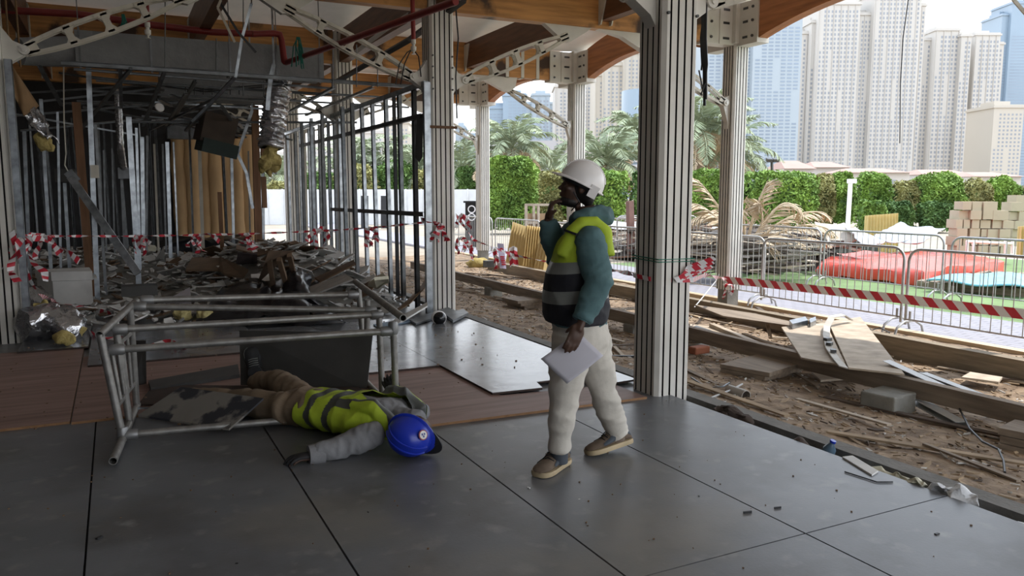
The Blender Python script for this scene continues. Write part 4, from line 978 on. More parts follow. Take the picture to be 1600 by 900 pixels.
for i, px in enumerate((452, 463, 470, 477, 484, 492, 500, 508, 516, 524, 532)):
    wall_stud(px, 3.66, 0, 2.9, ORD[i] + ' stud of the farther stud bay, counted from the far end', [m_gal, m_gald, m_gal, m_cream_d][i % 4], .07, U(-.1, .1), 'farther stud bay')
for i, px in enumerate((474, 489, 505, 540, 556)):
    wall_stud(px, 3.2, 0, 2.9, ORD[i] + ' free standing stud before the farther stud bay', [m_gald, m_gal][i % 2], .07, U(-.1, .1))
for (X, ya, yb, z, w, m_, lab) in ((3.66, 9.75, 14.7, 2.98, .07, m_gal, 'top track of the open stud wall'), (3.66, 14.9, 19.5, 2.95, .07, m_gal, 'top track of the farther stud bay'), (3.62, 9.8, 17.3, 2.58, .06, m_black, 'high black channel across the stud wall'),
                           (3.62, 9.75, 14.7, 1.31, .06, m_black, 'waist high black channel across the stud wall')):
    b = MB(); b.chan(V(X, ya, z), V(X, yb, z - (.03 if z < 2 else 0)), w, w, .004); tag(b.build('track_channel', m_), lab, 'channel')
b = MB(); b.prism([AX(652, 180, 3.6), AX(661, 178, 3.6), AX(660, 245, 3.6), AX(655, 254, 3.6), AX(648, 245, 3.6)], V(.01, .02, 0)); tag(b.build('black_flap', m_black), 'black plastic flap hanging in the stud wall', 'plastic sheet')

# thin rails and studs deep in the dim hall
rr_ = []
for i in range(3):
    bb = MB(); bb.chan(V(-1.0 - .4 * i, 0, 0), V(1.0 + .4 * i, 0, 0), .045, .03, .003); rr_.append(bb.mesh('loose_ceiling_rail', [m_gald if i else m_gal], V(0, 0, 0), 0))
def place_(me, name, loc, rot, label, cat, group):
    o = bpy.data.objects.new(name, me); COL.objects.link(o); o.location = loc; o.rotation_euler = rot; return tag(o, label, cat, group)
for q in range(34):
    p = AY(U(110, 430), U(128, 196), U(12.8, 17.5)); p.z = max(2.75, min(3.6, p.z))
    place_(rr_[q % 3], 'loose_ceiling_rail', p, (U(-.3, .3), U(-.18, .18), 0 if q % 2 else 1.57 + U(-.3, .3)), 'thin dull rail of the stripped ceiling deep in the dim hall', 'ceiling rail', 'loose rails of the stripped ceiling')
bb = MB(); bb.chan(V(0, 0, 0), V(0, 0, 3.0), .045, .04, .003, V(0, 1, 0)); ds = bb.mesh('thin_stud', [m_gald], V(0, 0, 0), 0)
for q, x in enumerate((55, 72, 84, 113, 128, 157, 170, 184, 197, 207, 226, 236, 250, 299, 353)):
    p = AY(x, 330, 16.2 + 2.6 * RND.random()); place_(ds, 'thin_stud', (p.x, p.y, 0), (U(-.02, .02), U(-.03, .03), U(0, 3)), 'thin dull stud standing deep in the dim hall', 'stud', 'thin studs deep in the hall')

# ================================================================ rubble in the hall
m_pb = M('plasterboard', (0.46, 0.45, 0.43), 0.9, var=0.2, scale=4)
m_pbw = M('plasterboard_face', (0.68, 0.67, 0.65), 0.85, var=0.12, scale=4)
m_brn = M('torn_brown_board', (0.16, 0.10, 0.06), 0.9, var=0.3, scale=3)
m_dust = M('rubble_dust', (0.25, 0.24, 0.22), 0.95, var=0.35, scale=5, bump=0.8, bscale=14)
m_kraft = M('cardboard', (0.36, 0.25, 0.15), 0.85, var=0.12, scale=4)
def rub_z(x, y):
    t = min(1, max(0, (y - 10.2 - 1.5 * min(1, max(0, (1.0 - x) / .8))) / 4.2)); t = t * t * (3 - 2 * t)
    heap = .42 * math.exp(-((x - 2.75) ** 2 / .7 + (y - 12.2) ** 2 / 2.4)) + .30 * math.exp(-((x - 2.2) ** 2 / .5 + (y - 14.5) ** 2 / 3)) + .22 * math.exp(-((x + .2) ** 2 / .5 + (y - 15.5) ** 2 / 3))
    e = min(1, max(0, (3.75 - x) / .5))
    return (.02 + .36 * t * min(1, max(0, (x + 4.5) / 1.5)) + heap + .05 * t * mnoise.noise(V(x * 1.6, y * 1.6, 2)) + .03 * mnoise.noise(V(x * 5, y * 5, 4)) * (.3 + t)) * e - .035
b = MB(); b.grid(lambda u, v: V(-5 + 8.75 * u, 10.2 + 10 * v, rub_z(-5 + 8.75 * u, 10.2 + 10 * v)), 90, 100)
tag(b.build('rubble_heap', m_dust, None, 80), 'grey demolition rubble spread over the dim end of the deck', 'rubble', kind='stuff')
def shard(b, c, L, W, T, rot, mi):
    R = Euler(rot).to_matrix(); n = RND.choice((4, 4, 5)); pts = []
    for k in range(n):
        a = 2 * math.pi * (k + .5 * RND.random()) / n; pts.append(V(math.cos(a) * L / 2 * U(.75, 1.15), math.sin(a) * W / 2 * U(.75, 1.15), 0))
    b.prism([Vector(c) + R @ p for p in pts], R @ V(0, 0, T), mi)
b = MB()
for q in range(3000):
    x, y = U(-3.4, 3.65), 9.9 + 9.5 * RND.random() ** 1.4
    if y < 10.6 and RND.random() < .75: continue
    L = U(.05, .30) * (1 if RND.random() < .85 else 1.6)
    shard(b, V(x, y, max(0.04, rub_z(x, y)) + U(0, .06)), L, L * U(.25, .8), U(.008, .025), (U(-.5, .5), U(-.5, .5), U(0, 6.3)), RND.choice((0, 0, 1, 1, 1, 2, 3)))
tag(b.build('rubble_fragments', [m_pb, m_pbw, m_brn, m_dust]), 'countless broken plaster and board fragments covering the rubble', 'rubble', kind='stuff')
# pieces big enough to count
protos = []
for i in range(6):
    bb = MB(); L = U(.4, .8); pts = [V(-L / 2, -.12 * U(.6, 1.6), 0), V(L * .1, -.16 * U(.7, 1.5), 0), V(L / 2, -.08, 0), V(L * .42, .14 * U(.6, 1.5), 0), V(-.05, .11, 0), V(-L * .45, .15 * U(.5, 1.4), 0)]
    bb.prism(pts, V(0, 0, .014)); protos.append(bb.mesh('board_piece', [[m_pb, m_pbw, m_brn][i % 3]], Vector((0, 0, 0)), 0))
def place(me, name, loc, rot, label, cat, group):
    o = bpy.data.objects.new(name, me); COL.objects.link(o); o.location = loc; o.rotation_euler = rot; return tag(o, label, cat, group)
spots = [(U(-1.6, 3.4), U(11.2, 17.5)) for q in range(46)] + [(U(2.0, 3.5), U(10.6, 13.6)) for q in range(30)]
for q, (x, y) in enumerate(spots):
    k = q % 6; nm = ['grey plasterboard piece', 'pale plasterboard piece', 'torn brown board piece'][k % 3]
    place(protos[k], 'board_piece', (x, y, max(.03, rub_z(x, y)) + .05), (U(-.45, .45), U(-.45, .45), U(0, 6.3)), 'broken ' + nm + ' lying in the rubble heap', 'board piece', 'broken ' + nm + 's in the rubble')
def rp(x, y, z=.3): return G(x, y, z)
def flat_piece(label, px, z, mat, t=.02, name='loose_board', cat='board', dz=None):
    p = [G(x, y, z if not dz else z + dz[i]) for i, (x, y) in enumerate(px)]; b = MB(); b.prism(p, V(0, 0, t)); return tag(b.build(name, mat), label, cat)
flat_piece('long torn cardboard strip leaning by the cream column', [(612, 492), (655, 452), (668, 430), (668, 446), (640, 476)], .15, M('brown_cardboard_dark', (0.20, 0.125, 0.07), 0.9), .01, dz=[-.1, 0, .18, .18, 0])
flat_piece('grey plank edge sticking out beside the cream column', [(615, 502), (668, 474), (668, 480), (622, 508)], .06, m_pbw, .02, 'plank', 'plank', [-.03, .1, .1, -.03])
flat_piece('dark long strip on the wet board below the cream column', [(640, 502), (700, 482), (712, 488), (650, 508)], .045, m_gald, .02, 'metal_strip', 'metal strip')
flat_piece('bluish offcut lying beside the dark long strip', [(583, 508), (638, 498), (642, 504), (590, 513)], .04, M('blue_grey_plastic', (0.16, 0.22, 0.30), 0.5), .01, 'offcut', 'offcut')
flat_piece('dented grey metal tray beside the cream column base', [(695, 494), (724, 486), (732, 492), (708, 504)], .05, m_gald, .03, 'metal_tray', 'tray')
flat_piece('cream foam offcut on the heap below the stud wall', [(575, 447), (598, 432), (606, 440), (590, 452)], .35, M('cream_foam', (0.55, 0.52, 0.40), 0.8), .05, 'foam_offcut', 'foam', [-.05, .08, .08, -.05])
flat_piece('torn white foam edge beside the cream offcut', [(588, 450), (608, 442), (607, 436), (585, 438)], .42, MATS['cream_foam'], .04, 'foam_offcut', 'foam', [-.1, -.05, .1, .1])
flat_piece('grey triangular sheet standing in the heap', [(530, 416), (542, 384), (550, 416)], .38, m_gald, .01, 'sheet_scrap', 'sheet', [0, .32, 0])
flat_piece('long splintered board on top of the heap', [(492, 436), (552, 408), (556, 414), (500, 442)], .5, m_brn, .02, 'splintered_board', 'board', [-.12, .12, .12, -.12])
flat_piece('second splintered board sloping across the heap', [(470, 455), (540, 430), (552, 438), (480, 466)], .4, m_pb, .02, 'splintered_board', 'board', [-.15, .1, .1, -.15])
flat_piece('pale sheet lying in front of the brown timber post', [(392, 430), (420, 428), (422, 446), (394, 448)], .3, m_pbw, .015, 'loose_board', 'board', [.1, .1, 0, 0])
flat_piece('large pale board below the leaning rail', [(105, 420), (140, 412), (152, 436), (118, 440)], .32, m_pbw, .02, 'loose_board', 'board', [0, .12, .1, 0])
for i, (px, z) in enumerate((([(290, 424), (300, 405), (345, 406), (352, 424)], .4), ([(330, 412), (345, 404), (388, 424), (380, 436), (350, 430)], .42))):
    flat_piece(['wide flattened brown carton on the rubble', 'brown carton with a raised flap on the rubble'][i], px, z, M('brown_carton', (0.21, 0.145, 0.095), 0.9), .03, 'flat_carton', 'carton', [0, .12, .12, 0, 0])
# black covered heap at the back
b = MB(); a = AY(266, 412, 17); e = AY(392, 372, 17)
b.grid(lambda u, v: V(a.x + (e.x - a.x) * u, 17 + .8 * max(0, v - .6) * 2.5, a.z - .1 + (e.z - a.z + .1) * min(1, v * 1.6) + .07 * mnoise.noise(V(u * 4, v * 3, 1))), 24, 14); wrinkle(b, .09, 5, 3)
tag(b.build('covered_stack', m_rubble_dark, None, 60, None, .01), 'low stack under black plastic in front of the brown panels', 'covered stack')
flat_piece('dark sheet sloping off the black covered stack', [(222, 385), (262, 368), (300, 372), (232, 392)], .45, m_board, .02, 'loose_board', 'board', [0, .25, .25, 0])
flat_piece('pale triangular offcut before the black covered stack', [(240, 410), (256, 386), (258, 410)], .4, m_pbw, .015, 'offcut', 'offcut', [0, .3, 0])
flat_piece('greyish pink panel beside the covered stack', [(368, 416), (372, 396), (402, 398), (402, 416)], .42, M('pinkish_grey', (0.16, 0.13, 0.14), 0.8), .02, 'loose_board', 'board', [0, .25, .25, 0])
b = MB(); c = G(236, 388, .55); b.box(c, (.16, .1, .09), (.1, .2, .3)); b.box(c + V(.01, -.03, .05), (.12, .06, .03), (.1, .2, .5)); tag(b.build('foam_block', MATS['cream_foam']), 'small cream foam block by the black covered stack', 'foam')
def tarp(label, px, z, amp, mat, name='black_tarp', cat='tarpaulin'):
    p = [G(x, y, z) for x, y in px]; b = MB(); b.grid(lambda u, v: p[0].lerp(p[1], u).lerp(p[3].lerp(p[2], u), v) + V(0, 0, .26 * math.sin(math.pi * u) ** .6 * math.sin(math.pi * v) ** .6), 22, 14); wrinkle(b, amp, 6, z * 9); wrinkle(b, amp * .4, 17, 2)
    return tag(b.build(name, mat, None, 60, None, .008), label, cat)
tarp('crumpled black tarpaulin heaped behind the scaffold frame', [(300, 500), (540, 500), (470, 452), (360, 450)], .10, .12, m_rubble_dark)
tarp('black plastic bag on the rubble left of the splintered boards', [(440, 462), (485, 462), (480, 440), (446, 440)], .28, .07, m_rubble_dark, 'black_bag', 'bag')
# overturned dark table frame
tb_ = thing('overturned_table', 'dark overturned table frame with broken legs by the brown timber post', 'table', G(430, 445, .3))
b = MB(); b.prism([G(402, 442, .35), G(440, 400, .75), G(458, 392, .85), G(420, 392, .9)], V(.02, .03, 0)); b.build('table_top', m_brn, tb_)
for (x0, y0, z0, x1, y1, z1) in ((436, 405, .75, 450, 452, .3), (420, 400, .8, 428, 452, .3), (452, 398, .8, 462, 440, .35)):
    b = MB(); b.bar(G(x0, y0, z0), G(x1, y1, z1), .06, .06); b.build('leg', m_brn, tb_)
# white carton, bundle, blue bag, tray, wool, canister, dark box
wb = thing('white_carton', 'white box with a lid standing in the rubble by the dim side column', 'box', G(112, 480, .0))
f0, f1 = G(85, 478, .10), G(146, 476, .10); hz = AY(85, 436, f0.y).z; dpt = V(-.10, .55, 0)
b = MB(); b.prism([f0, f1, f1 + V(-.05, .6, 0), f0 + V(-.22, .5, 0)], V(0, 0, hz * .72)); b.build('box_body', m_pbw, wb)
b = MB(); b.prism([f0 + V(-.012, -.012, hz * .73), f1 + V(.012, -.012, hz * .73), f1 + V(-.04, .61, hz * .73), f0 + V(-.235, .51, hz * .73)], V(0, 0, hz * .26)); b.build('box_lid', m_pbw, wb)
bn = thing('foil_bundle', 'foil wrapped bundle of insulation lying on the deck by the dim side column', 'insulation bundle', G(85, 535, 0))
b = MB(); p0, p1 = G(35, 505, .20), G(130, 510, .17)
b.tube([p0.lerp(p1, i / 14) for i in range(15)], [.10, .2, .24, .25, .25, .26, .25, .25, .24, .25, .24, .22, .2, .17, .1], 20, flat=.8); wrinkle(b, .09, 5, 4); wrinkle(b, .05, 13, 8)
for p in b.v: p.z = max(.01, p.z)
b.build('foil_wrap', m_foil, bn, 60)
for (x, y) in ((66, 480), (100, 528), (117, 518)):
    b = MB(); b.ell(G(x, y, .12 if y > 500 else .36), (.10, .07, .07)); wrinkle(b, .05, 12, x); b.build('wool_tuft', m_wool, bn, 80)
b = MB(); b.ell(G(2, 508, .14), (.14, .16, .2)); wrinkle(b, .05, 6, 2); tag(b.build('blue_bag', M('blue_bag', (0.01, 0.03, 0.16), 0.5, bump=.5, bscale=10), None, 80), 'blue plastic bag slumped against the dim side column', 'bag')
b = MB(); c0 = G(34, 470, .25); b.tube([c0 + V(-.1, .1, 0), c0 + V(.15, 0, .02), c0 + V(.28, -.05, -.05)], [.14, .15, .13], 16); wrinkle(b, .06, 8, 5); tag(b.build('foil_roll', m_foil, None, 60), 'crumpled foil roll behind the foil wrapped bundle', 'foil')
flat_piece('white tilted tray on the rubble behind the scaffold', [(256, 474), (297, 452), (299, 474)], .12, m_paper, .03, 'white_tray', 'tray', [0, .18, .05])
for i, (x, y) in enumerate(((282, 492), (318, 493))):
    b = MB(); b.tube([G(x - 10, y, .12), G(x, y - 2, .13), G(x + 11, y + 1, .12)], [.07, .09, .06], 10)
    bw = bake(b, .015, 2); wrinkle(bw, .04, 16, i); tag(bw.build('wool_clump', M('pale_yellow_wool', (0.60, 0.52, 0.24), 0.95, bump=.6, bscale=30), None, 80), ['smaller', 'bigger'][i] + ' yellow wool clump seen between the scaffold tubes', 'insulation')
panel_box('black dented box on the rubble above the scaffold rail', 190, 446, 246, 464, 11.0, .3, m_board, 'black_box', 'box')
cm = thing('dome_camera', 'white dome camera housing lying at the foot of the cream column', 'camera', G(688, 502, .02))
dc = (G(696, 500, .02) - G(678, 488, .02)).normalized(); q = G(685, 496, .10); Rr = dc.to_track_quat('Z', 'Y').to_matrix()
b = MB(); b.lathe([(.02, -.13), (.05, -.12), (.075, -.06), (.085, 0), (.088, .05), (.080, .06)], q, 20, R=Rr); b.build('housing', m_white, cm, 40)
b = MB(); b.lathe([(.078, .055), (.072, .09), (.05, .115), (.0001, .125)], q, 20, R=Rr); b.build('dome', M('smoked_dome', (0.01, 0.01, 0.012), 0.1), cm, 60)

# ---------------------------------------------------------------- barrier tape
m_tr = M('tape_red', (0.52, 0.025, 0.045), 0.45, var=0.08); m_tw = M('tape_white', (0.72, 0.70, 0.70), 0.45, var=0.05)
def ribbon(b, pts, w, tw=0.0, tw0=0.0, stripe=.10, skew=.5, sag=0.0):
    pts = [Vector(p) for p in pts]; seg = []
    for p, q in zip(pts, pts[1:]):
        n = max(2, int((q - p).length / (stripe / 4)))
        for i in range(n): seg.append(p.lerp(q, i / n) - UP * (sag * 4 * (i / n) * (1 - i / n)))
    seg.append(pts[-1]); s = 0; prev = None; tot = len(seg)
    for i, p in enumerate(seg):
        d = (seg[min(i + 1, tot - 1)] - seg[max(i - 1, 0)]).normalized(); _, sd, u = frame_of(d)
        a = tw0 + tw * s; wv = (u * math.cos(a) + sd * math.sin(a)) * (w / 2)
        cur = (p - wv + d * (skew * w / 2), p + wv - d * (skew * w / 2), s)
        if prev: b.add([prev[0], cur[0], cur[1], prev[1]], [(0, 1, 2, 3)], int(s / stripe) % 2)
        prev = cur
        if i < tot - 1: s += (seg[i + 1] - p).length
    return b
TM = [m_tw, m_tr]
def streamers(parent, c, n=4, L=.35, w=.06):
    for q in range(n):
        b = MB(); p = Vector(c); pts = [p]; d = V(U(-.9, .9), U(-.4, .4), U(-1, .15)).normalized()
        for k in range(5): p = p + d * (L * U(.7, 1.1) / 5); d = (d + V(U(-.9, .9), U(-.5, .5), U(-1.1, .25))).normalized(); pts.append(p)
        ribbon(b, pts, w, U(-9, 9), U(0, 3), .045, .4); b.build('streamer', TM, parent)
def tape(label, runs, w, tw, knots=(), stripe=.09, skew=.5, tw0=0.0, sag=0.0, kw={}):
    t_ = thing('barrier_tape', label, 'barrier tape', runs[0]); b = MB(); ribbon(b, runs, w, tw, tw0, stripe, skew, sag); b.build('ribbon', TM, t_)
    for k in knots: streamers(t_, k, **kw)
    return t_
lc, p2 = AY(18, 360, 9.7), AY(684, 352, 9.7)
rn = [AY(16, 366, 9.72)] + [AY(x, y, Y) for x, y, Y in ((60, 369, 10.1), (120, 369, 10.6), (212, 369, 10.9), (315, 367, 11.0), (400, 365, 11.0), (498, 361, 10.8), (580, 356, 10.4))] + [AY(668, 347, 9.70), AY(688, 349, 9.68)]
tape('twisted red and white tape strung across the hall in front of the rubble', rn, .03, 9, [rn[1] + V(.05, 0, 0), rn[3], rn[4], rn[5] - V(.12, 0, 0), rn[6], rn[7] - V(.05, 0, 0), rn[9]], .07, kw=dict(n=5, L=.30, w=.055))
tape('tape trailing from the dim side column down over the foil bundle', [AY(18, 362, 9.7), AY(30, 400, 9.7), AY(48, 440, 9.8), AY(62, 462, 9.9), G(85, 472, .2), G(130, 480, .12), G(176, 490, .08)], .06, 3, [AY(35, 372, 9.7), AY(50, 372, 9.8)], .07, kw=dict(n=3, L=.6, w=.07))
tape('crumpled tape lying on the board behind the scaffold rails', [G(140, 521, .05), G(175, 528, .05), G(235, 540, .05), G(262, 535, .06), G(290, 544, .05)], .08, 4, [], .08)
tape('tape running from the cream column to the walking man', [V(4.06, 9.76, 1.30), AX(740, 375, 4.6), AX(800, 398, 5.2), AX(860, 410, 5.6), AX(900, 416, 4.6), AX(960, 422, 4.0), V(3.72, 5.24, .94)], .04, 4, [V(4.1, 9.7, 1.3), AX(718, 372, 4.3), AX(735, 378, 4.5)], .07, kw=dict(n=4, L=.28, w=.05))
b = MB()
tp = [V(3.70, 5.20, .935), V(3.705, 4.985, .925), V(3.90, 4.875, .915), V(4.05, 4.875, .91)]
tt_ = thing('barrier_tape', 'tape wrapped round the close column and tied to the outer column', 'barrier tape', tp[0])
ribbon(b, tp + [AX(1100, 430, 5.2)], .035, .0, 0, .07); ribbon(b, [AX(1100, 430, 5.2), AX(1135, 437, 8.72)], .05, 1.5, 0, .12); b.build('ribbon', TM, tt_)
for q in range(4):
    b = MB(); ribbon(b, [V(3.86 + q * .02, 4.86, .92), V(3.98, 4.85, .95 + q * .02), V(4.16, 4.82 - q * .02, 1.0 + q * .03)], .05, U(-4, 4), 0, .05); b.build('streamer', TM, tt_)
fe = AX(1640, 496, 8.75)
tape('flat red and white striped tape stretched along the paved path', [AX(1128, 437, 8.75), AX(1190, 443, 8.75), AX(1400, 466, 8.75), fe], .115, 0.0, [AX(1131, 442, 8.74)], .125, .95, kw=dict(n=3, L=.35, w=.06))
tw_ = MB(); h_ = .176
for z in (1.065, 1.085):
    tw_.tube([V(XI - h_, 5.05 + h_, z + .01), V(XI - h_, 5.05 - h_, z), V(XI + h_, 5.05 - h_, z - .005), V(XI + h_, 5.05 + h_, z), V(XI - h_, 5.05 + h_, z + .01)], .004, 6)
tag(tw_.build('green_twine', M('green_twine', (0.01, 0.16, 0.10), 0.7)), 'thin green twine looped round the close column', 'twine')
b = MB(); h_ = .18; b.b2(XI - .19, XI + .19, 9.9 - h_ - .012, 9.9 - h_, 2.42, 2.455); tag(b.build('rusty_band', M('rusty_band', (0.14, 0.07, 0.035), 0.8)), 'brown strap round the cream column above the knotted tape', 'strap')

# ---------------------------------------------------------------- sand strip: beams, blocks, boards
m_oldw = wood('weathered_timber', (0.21, 0.155, 0.11), (0.33, 0.26, 0.19), (9, .8, 9), 0.85, 0.1)
m_palew = wood('pale_plywood', (0.46, 0.37, 0.27), (0.58, 0.48, 0.37), (3, 3, 3), 0.8, 0.03)
m_brick = M('red_brick', (0.30, 0.10, 0.05), 0.9)
b = MB(); b.bar(V(5.92, 16.8, -.03), V(5.92, 2.2, -.035), .09, .15); tag(b.build('long_beam', m_oldw), 'long weathered beam propped over the littered sand', 'beam')
b = MB(); b.bar(V(7.95, 17.0, -.16), V(7.80, 2.5, -.14), .14, .25); tag(b.build('edge_beam', M('sandy_timber', (0.24, 0.19, 0.13), 0.9, var=.25, stretch=(6, .6, 6))), 'sandy edge beam half buried near the path', 'beam')
flat_piece('long thin plank lying on the sandy edge beam', [(1085, 478), (1180, 492), (1250, 508), (1240, 512), (1130, 496)], .0, m_oldw, .02, 'plank', 'plank')
flat_piece('pale long board on the ground beside the path kerb', [(1430, 538), (1600, 580), (1600, 590), (1410, 540)], -.19, m_palew, .02, 'plank', 'plank')
def stack(label, c, size, n, rz, mat=m_oldw, name='timber_stack'):
    t_ = thing(name, label, 'timber stack', c); h = size[2] / n
    for i in range(n):
        b = MB(); b.box(Vector(c) + V(U(-.03, .03), U(-.03, .03), h * (i + .5)), (size[0] * U(.9, 1.05), size[1] * U(.9, 1.05), h * .92), (0, 0, rz + U(-.06, .06))); b.build('board', mat, t_)
    return t_
stack('stack of dark boards under the long beam by the close column', G(1188, 592, -.24), (.75, .52, .17), 4, .25)
stack('stack of broken boards under the far part of the long beam', V(5.75, 10.9, -.23), (.6, .5, .17), 4, .1)
stack('dark stack of boards behind the walking man', V(5.75, 9.6, -.23), (.55, .45, .17), 4, .3)
stack('dark stack of boards just beside the close column', V(5.55, 7.2, -.23), (.5, .35, .20), 4, .2)
stack('stack of boards cut by the frame near the trailing cable', G(1612, 705, -.2), (.35, .35, .16), 3, .2)
def block(label, c, size, rz, mat=None):
    b = MB(); b.box(Vector(c) + V(0, 0, size[2] / 2), size, (0, 0, rz)); ob = b.build('concrete_block', mat or m_conc); md = ob.modifiers.new('bev', 'BEVEL'); md.width = .015; md.segments = 2
    return tag(ob, label, 'concrete block')
block('rough concrete block under the long beam', G(1386, 648, -.25), (.34, .30, .20), .15)
block('concrete block holding up the far end of the long beam', V(5.95, 12.6, -.25), (.25, .25, .17), 0)
block('concrete block under the beam behind the walking man', V(5.95, 8.3, -.25), (.22, .22, .15), 0)
block('small grey block under the red brick', G(1092, 552, -.24), (.22, .12, .10), .1)
block('red brick on a grey block beside the close column', G(1092, 552, -.14), (.22, .12, .08), .1, m_brick)
sh1 = [G(1221, 513, .0), G(1290, 506, .02), G(1322, 574, .06), G(1252, 561, .05)]
b = MB(); b.prism(sh1, V(0, 0, .016)); tag(b.build('plywood_board', m_palew), 'pale plywood board lying across the beams, with offcuts at its corner', 'board')
sh2 = [G(1294, 504, .03), G(1344, 497, .03), G(1413, 587, .07), G(1326, 577, .07)]
b = MB(); b.prism(sh2, V(0, 0, .016)); tag(b.build('plywood_board', m_palew), 'larger pale plywood board in the sun, a strap lying along it', 'board')
flat_piece('pale offcut board half under the long beam', [(1268, 584), (1340, 592), (1385, 588), (1282, 597)], -.2, m_palew, .02, 'offcut', 'offcut')
m_strap = M('dusty_strap', (0.50, 0.47, 0.42), 0.8, var=.15)
b = MB(); ribbon(b, [G(1330, 500, .08), G(1318, 492, .16), G(1300, 495, .17), G(1292, 510, .10), G(1291, 525, .09), G(1296, 545, .085), G(1306, 560, .085), G(1318, 574, .09)], .07, 0, 1.4); tag(b.build('cargo_strap', [m_strap, m_strap], None, 0, None, .01), 'dusty cargo strap curled over the plywood boards', 'strap')
for i, (x, y) in enumerate(((1293, 530), (1296, 537), (1302, 548))):
    b = MB(); b.box(G(x, y, .11), (.07, .05, .03), (0, 0, .4 * i)); tag(b.build('strap_buckle', m_bolt), ORD[i] + ' dark buckle along the strap, from the curled end', 'buckle', 'strap buckles')
flat_piece('silver block offcut at the plywood corner', [(1233, 508), (1258, 502), (1262, 508), (1238, 514)], .03, m_gal, .06, 'offcut', 'offcut')
flat_piece('small silver block beside the first plywood board', [(1264, 506), (1274, 502), (1275, 508), (1266, 512)], .03, m_gal, .06, 'offcut', 'offcut')
def chan_piece(label, a, e, w=.10, mat=m_gal, nm='metal_channel'):
    b = MB(); b.chan(a, e, w, .05, .004); return tag(b.build(nm, mat), label, 'metal channel')
m_pvc = M('pale_trim', (0.55, 0.55, 0.54), 0.5, var=.08)
chan_piece('pale metal channel sliding off the larger plywood board', G(1384, 567, .10), G(1500, 620, -.05), .10, m_pvc)
chan_piece('long silver channel lying towards the frame edge', G(1442, 586, -.1), G(1640, 662, -.12), .08, m_pvc)
chan_piece('second long silver channel just beside the first', G(1425, 590, -.12), G(1640, 672, -.16), .09)
chan_piece('short hollow channel lying beside the concrete block', G(1425, 622, -.14), G(1502, 664, -.18), .10, m_pvc)
flat_piece('small square board on the sand by the edge beam', [(1502, 592), (1516, 584), (1566, 592), (1560, 600)], -.17, m_palew, .02, 'offcut', 'offcut')
flat_piece('dark flat bar on the light board near the close column', [(1078, 516), (1088, 512), (1112, 520), (1106, 526)], -.12, m_bolt, .03, 'flat_bar', 'bar')
flat_piece('light board leaning to the edge beam near the close column', [(1078, 508), (1118, 512), (1150, 528), (1078, 528)], -.14, m_palew, .015, 'loose_board', 'board')
b = MB(); b.bar(G(1112, 508, -.10), G(1225, 556, -.13), .07, .05); tag(b.build('batten', m_palew), 'long pale batten slanting to the edge beam', 'batten')
b = MB(); b.bar(G(1198, 502, -.02), G(1204, 528, -.15), .04, .02); tag(b.build('batten', m_palew), 'short pale stick leaning on the edge beam', 'batten')
b = MB(); b.pipe(G(1140, 610, -.12), G(1166, 619, -.12), .05, .043, 16); tag(b.build('pipe_stub', M('pvc_pipe', (0.35, 0.32, 0.28), 0.5), None, 40), 'short grey pipe stub lying near the column base', 'pipe')
b = MB(); b.bar(G(1070, 578, -.12), G(1142, 612, -.16), .05, .035); tag(b.build('batten', m_oldw), 'weathered batten leading to the pipe stub', 'batten')
b = MB(); b.bar(G(958, 540, -.12), G(1004, 589, -.15), .04, .02); tag(b.build('batten', m_palew), 'pale thin stick between the walking man and the column', 'batten')
b = MB(); b.bar(G(900, 556, -.12), G(1006, 557, -.12), .03, .02); tag(b.build('dark_rod', m_black), 'black rod lying behind the walking man', 'rod')
for i, pts in enumerate(([(1490, 618), (1500, 640), (1515, 670), (1535, 690), (1560, 702), (1568, 720), (1570, 738)], [(1080, 590), (1105, 606), (1130, 604), (1140, 598)], [(1075, 618), (1110, 622), (1145, 608), (1160, 600)], [(1085, 480), (1100, 462), (1118, 440), (1124, 428)], [(1390, 520), (1375, 512), (1362, 516), (1350, 508)])):
    b = MB(); P_ = [G(x, y, -.10 if i != 3 else -.05 + .12 * k) for k, (x, y) in enumerate(pts)]; b.tube(P_, .008, 6); tag(b.build('cable', [m_black, m_gald, m_pvc, m_pvc, m_black][i], None, 60), ['black cable curving over the sand to a pale end', 'thin grey cable near the pipe stub', 'pale hose curled by the column base', 'pale wire rising to the outer column', 'dark wire tangle at the larger plywood board'][i], 'cable')
# trash along the deck edge
m_clear = M('clear_plastic', (0.45, 0.60, 0.70), 0.15, var=.1, trans=.6); m_bagw = M('white_plastic_bag', (0.62, 0.62, 0.63), 0.4, bump=.6, bscale=20, var=.06)
def bottle(label, a, e, mat, r=.032):
    a, e = Vector(a), Vector(e); L = (e - a).length; Rr = (e - a).normalized().to_track_quat('Z', 'Y').to_matrix(); t_ = thing('plastic_bottle', label, 'bottle', a)
    b = MB(); b.lathe([(.01, 0), (r, .004), (r, L * .3), (r * .88, L * .35), (r, L * .4), (r, L * .65), (r * .45, L * .85), (r * .4, L * .92)], a, 14, R=Rr); b.build('bottle_body', mat, t_, 50)
    b = MB(); b.lathe([(r * .48, L * .92), (r * .48, L)], a, 12, R=Rr); b.build('bottle_cap', m_blue, t_, 50)
bottle('crushed clear bottle in the deck edge gap beside the cable tangle', V(3.98, 3.30, -.10), V(3.93, 3.07, -.07), m_clear, .045)
bottle('bluish bottle lying upright in the trash at the deck edge', V(3.96, 3.45, -.12), V(3.98, 3.40, .04), M('blue_bottle', (0.10, 0.16, 0.22), 0.2), .04)
bottle('small clear bottle farther along the deck edge gap', V(3.93, 3.98, -.12), V(3.98, 3.80, -.08), m_clear)
bottle('white tube lying in the gap at the frame edge', V(3.96, 2.24, -.08), V(3.95, 2.08, -.06), m_bagw, .04)
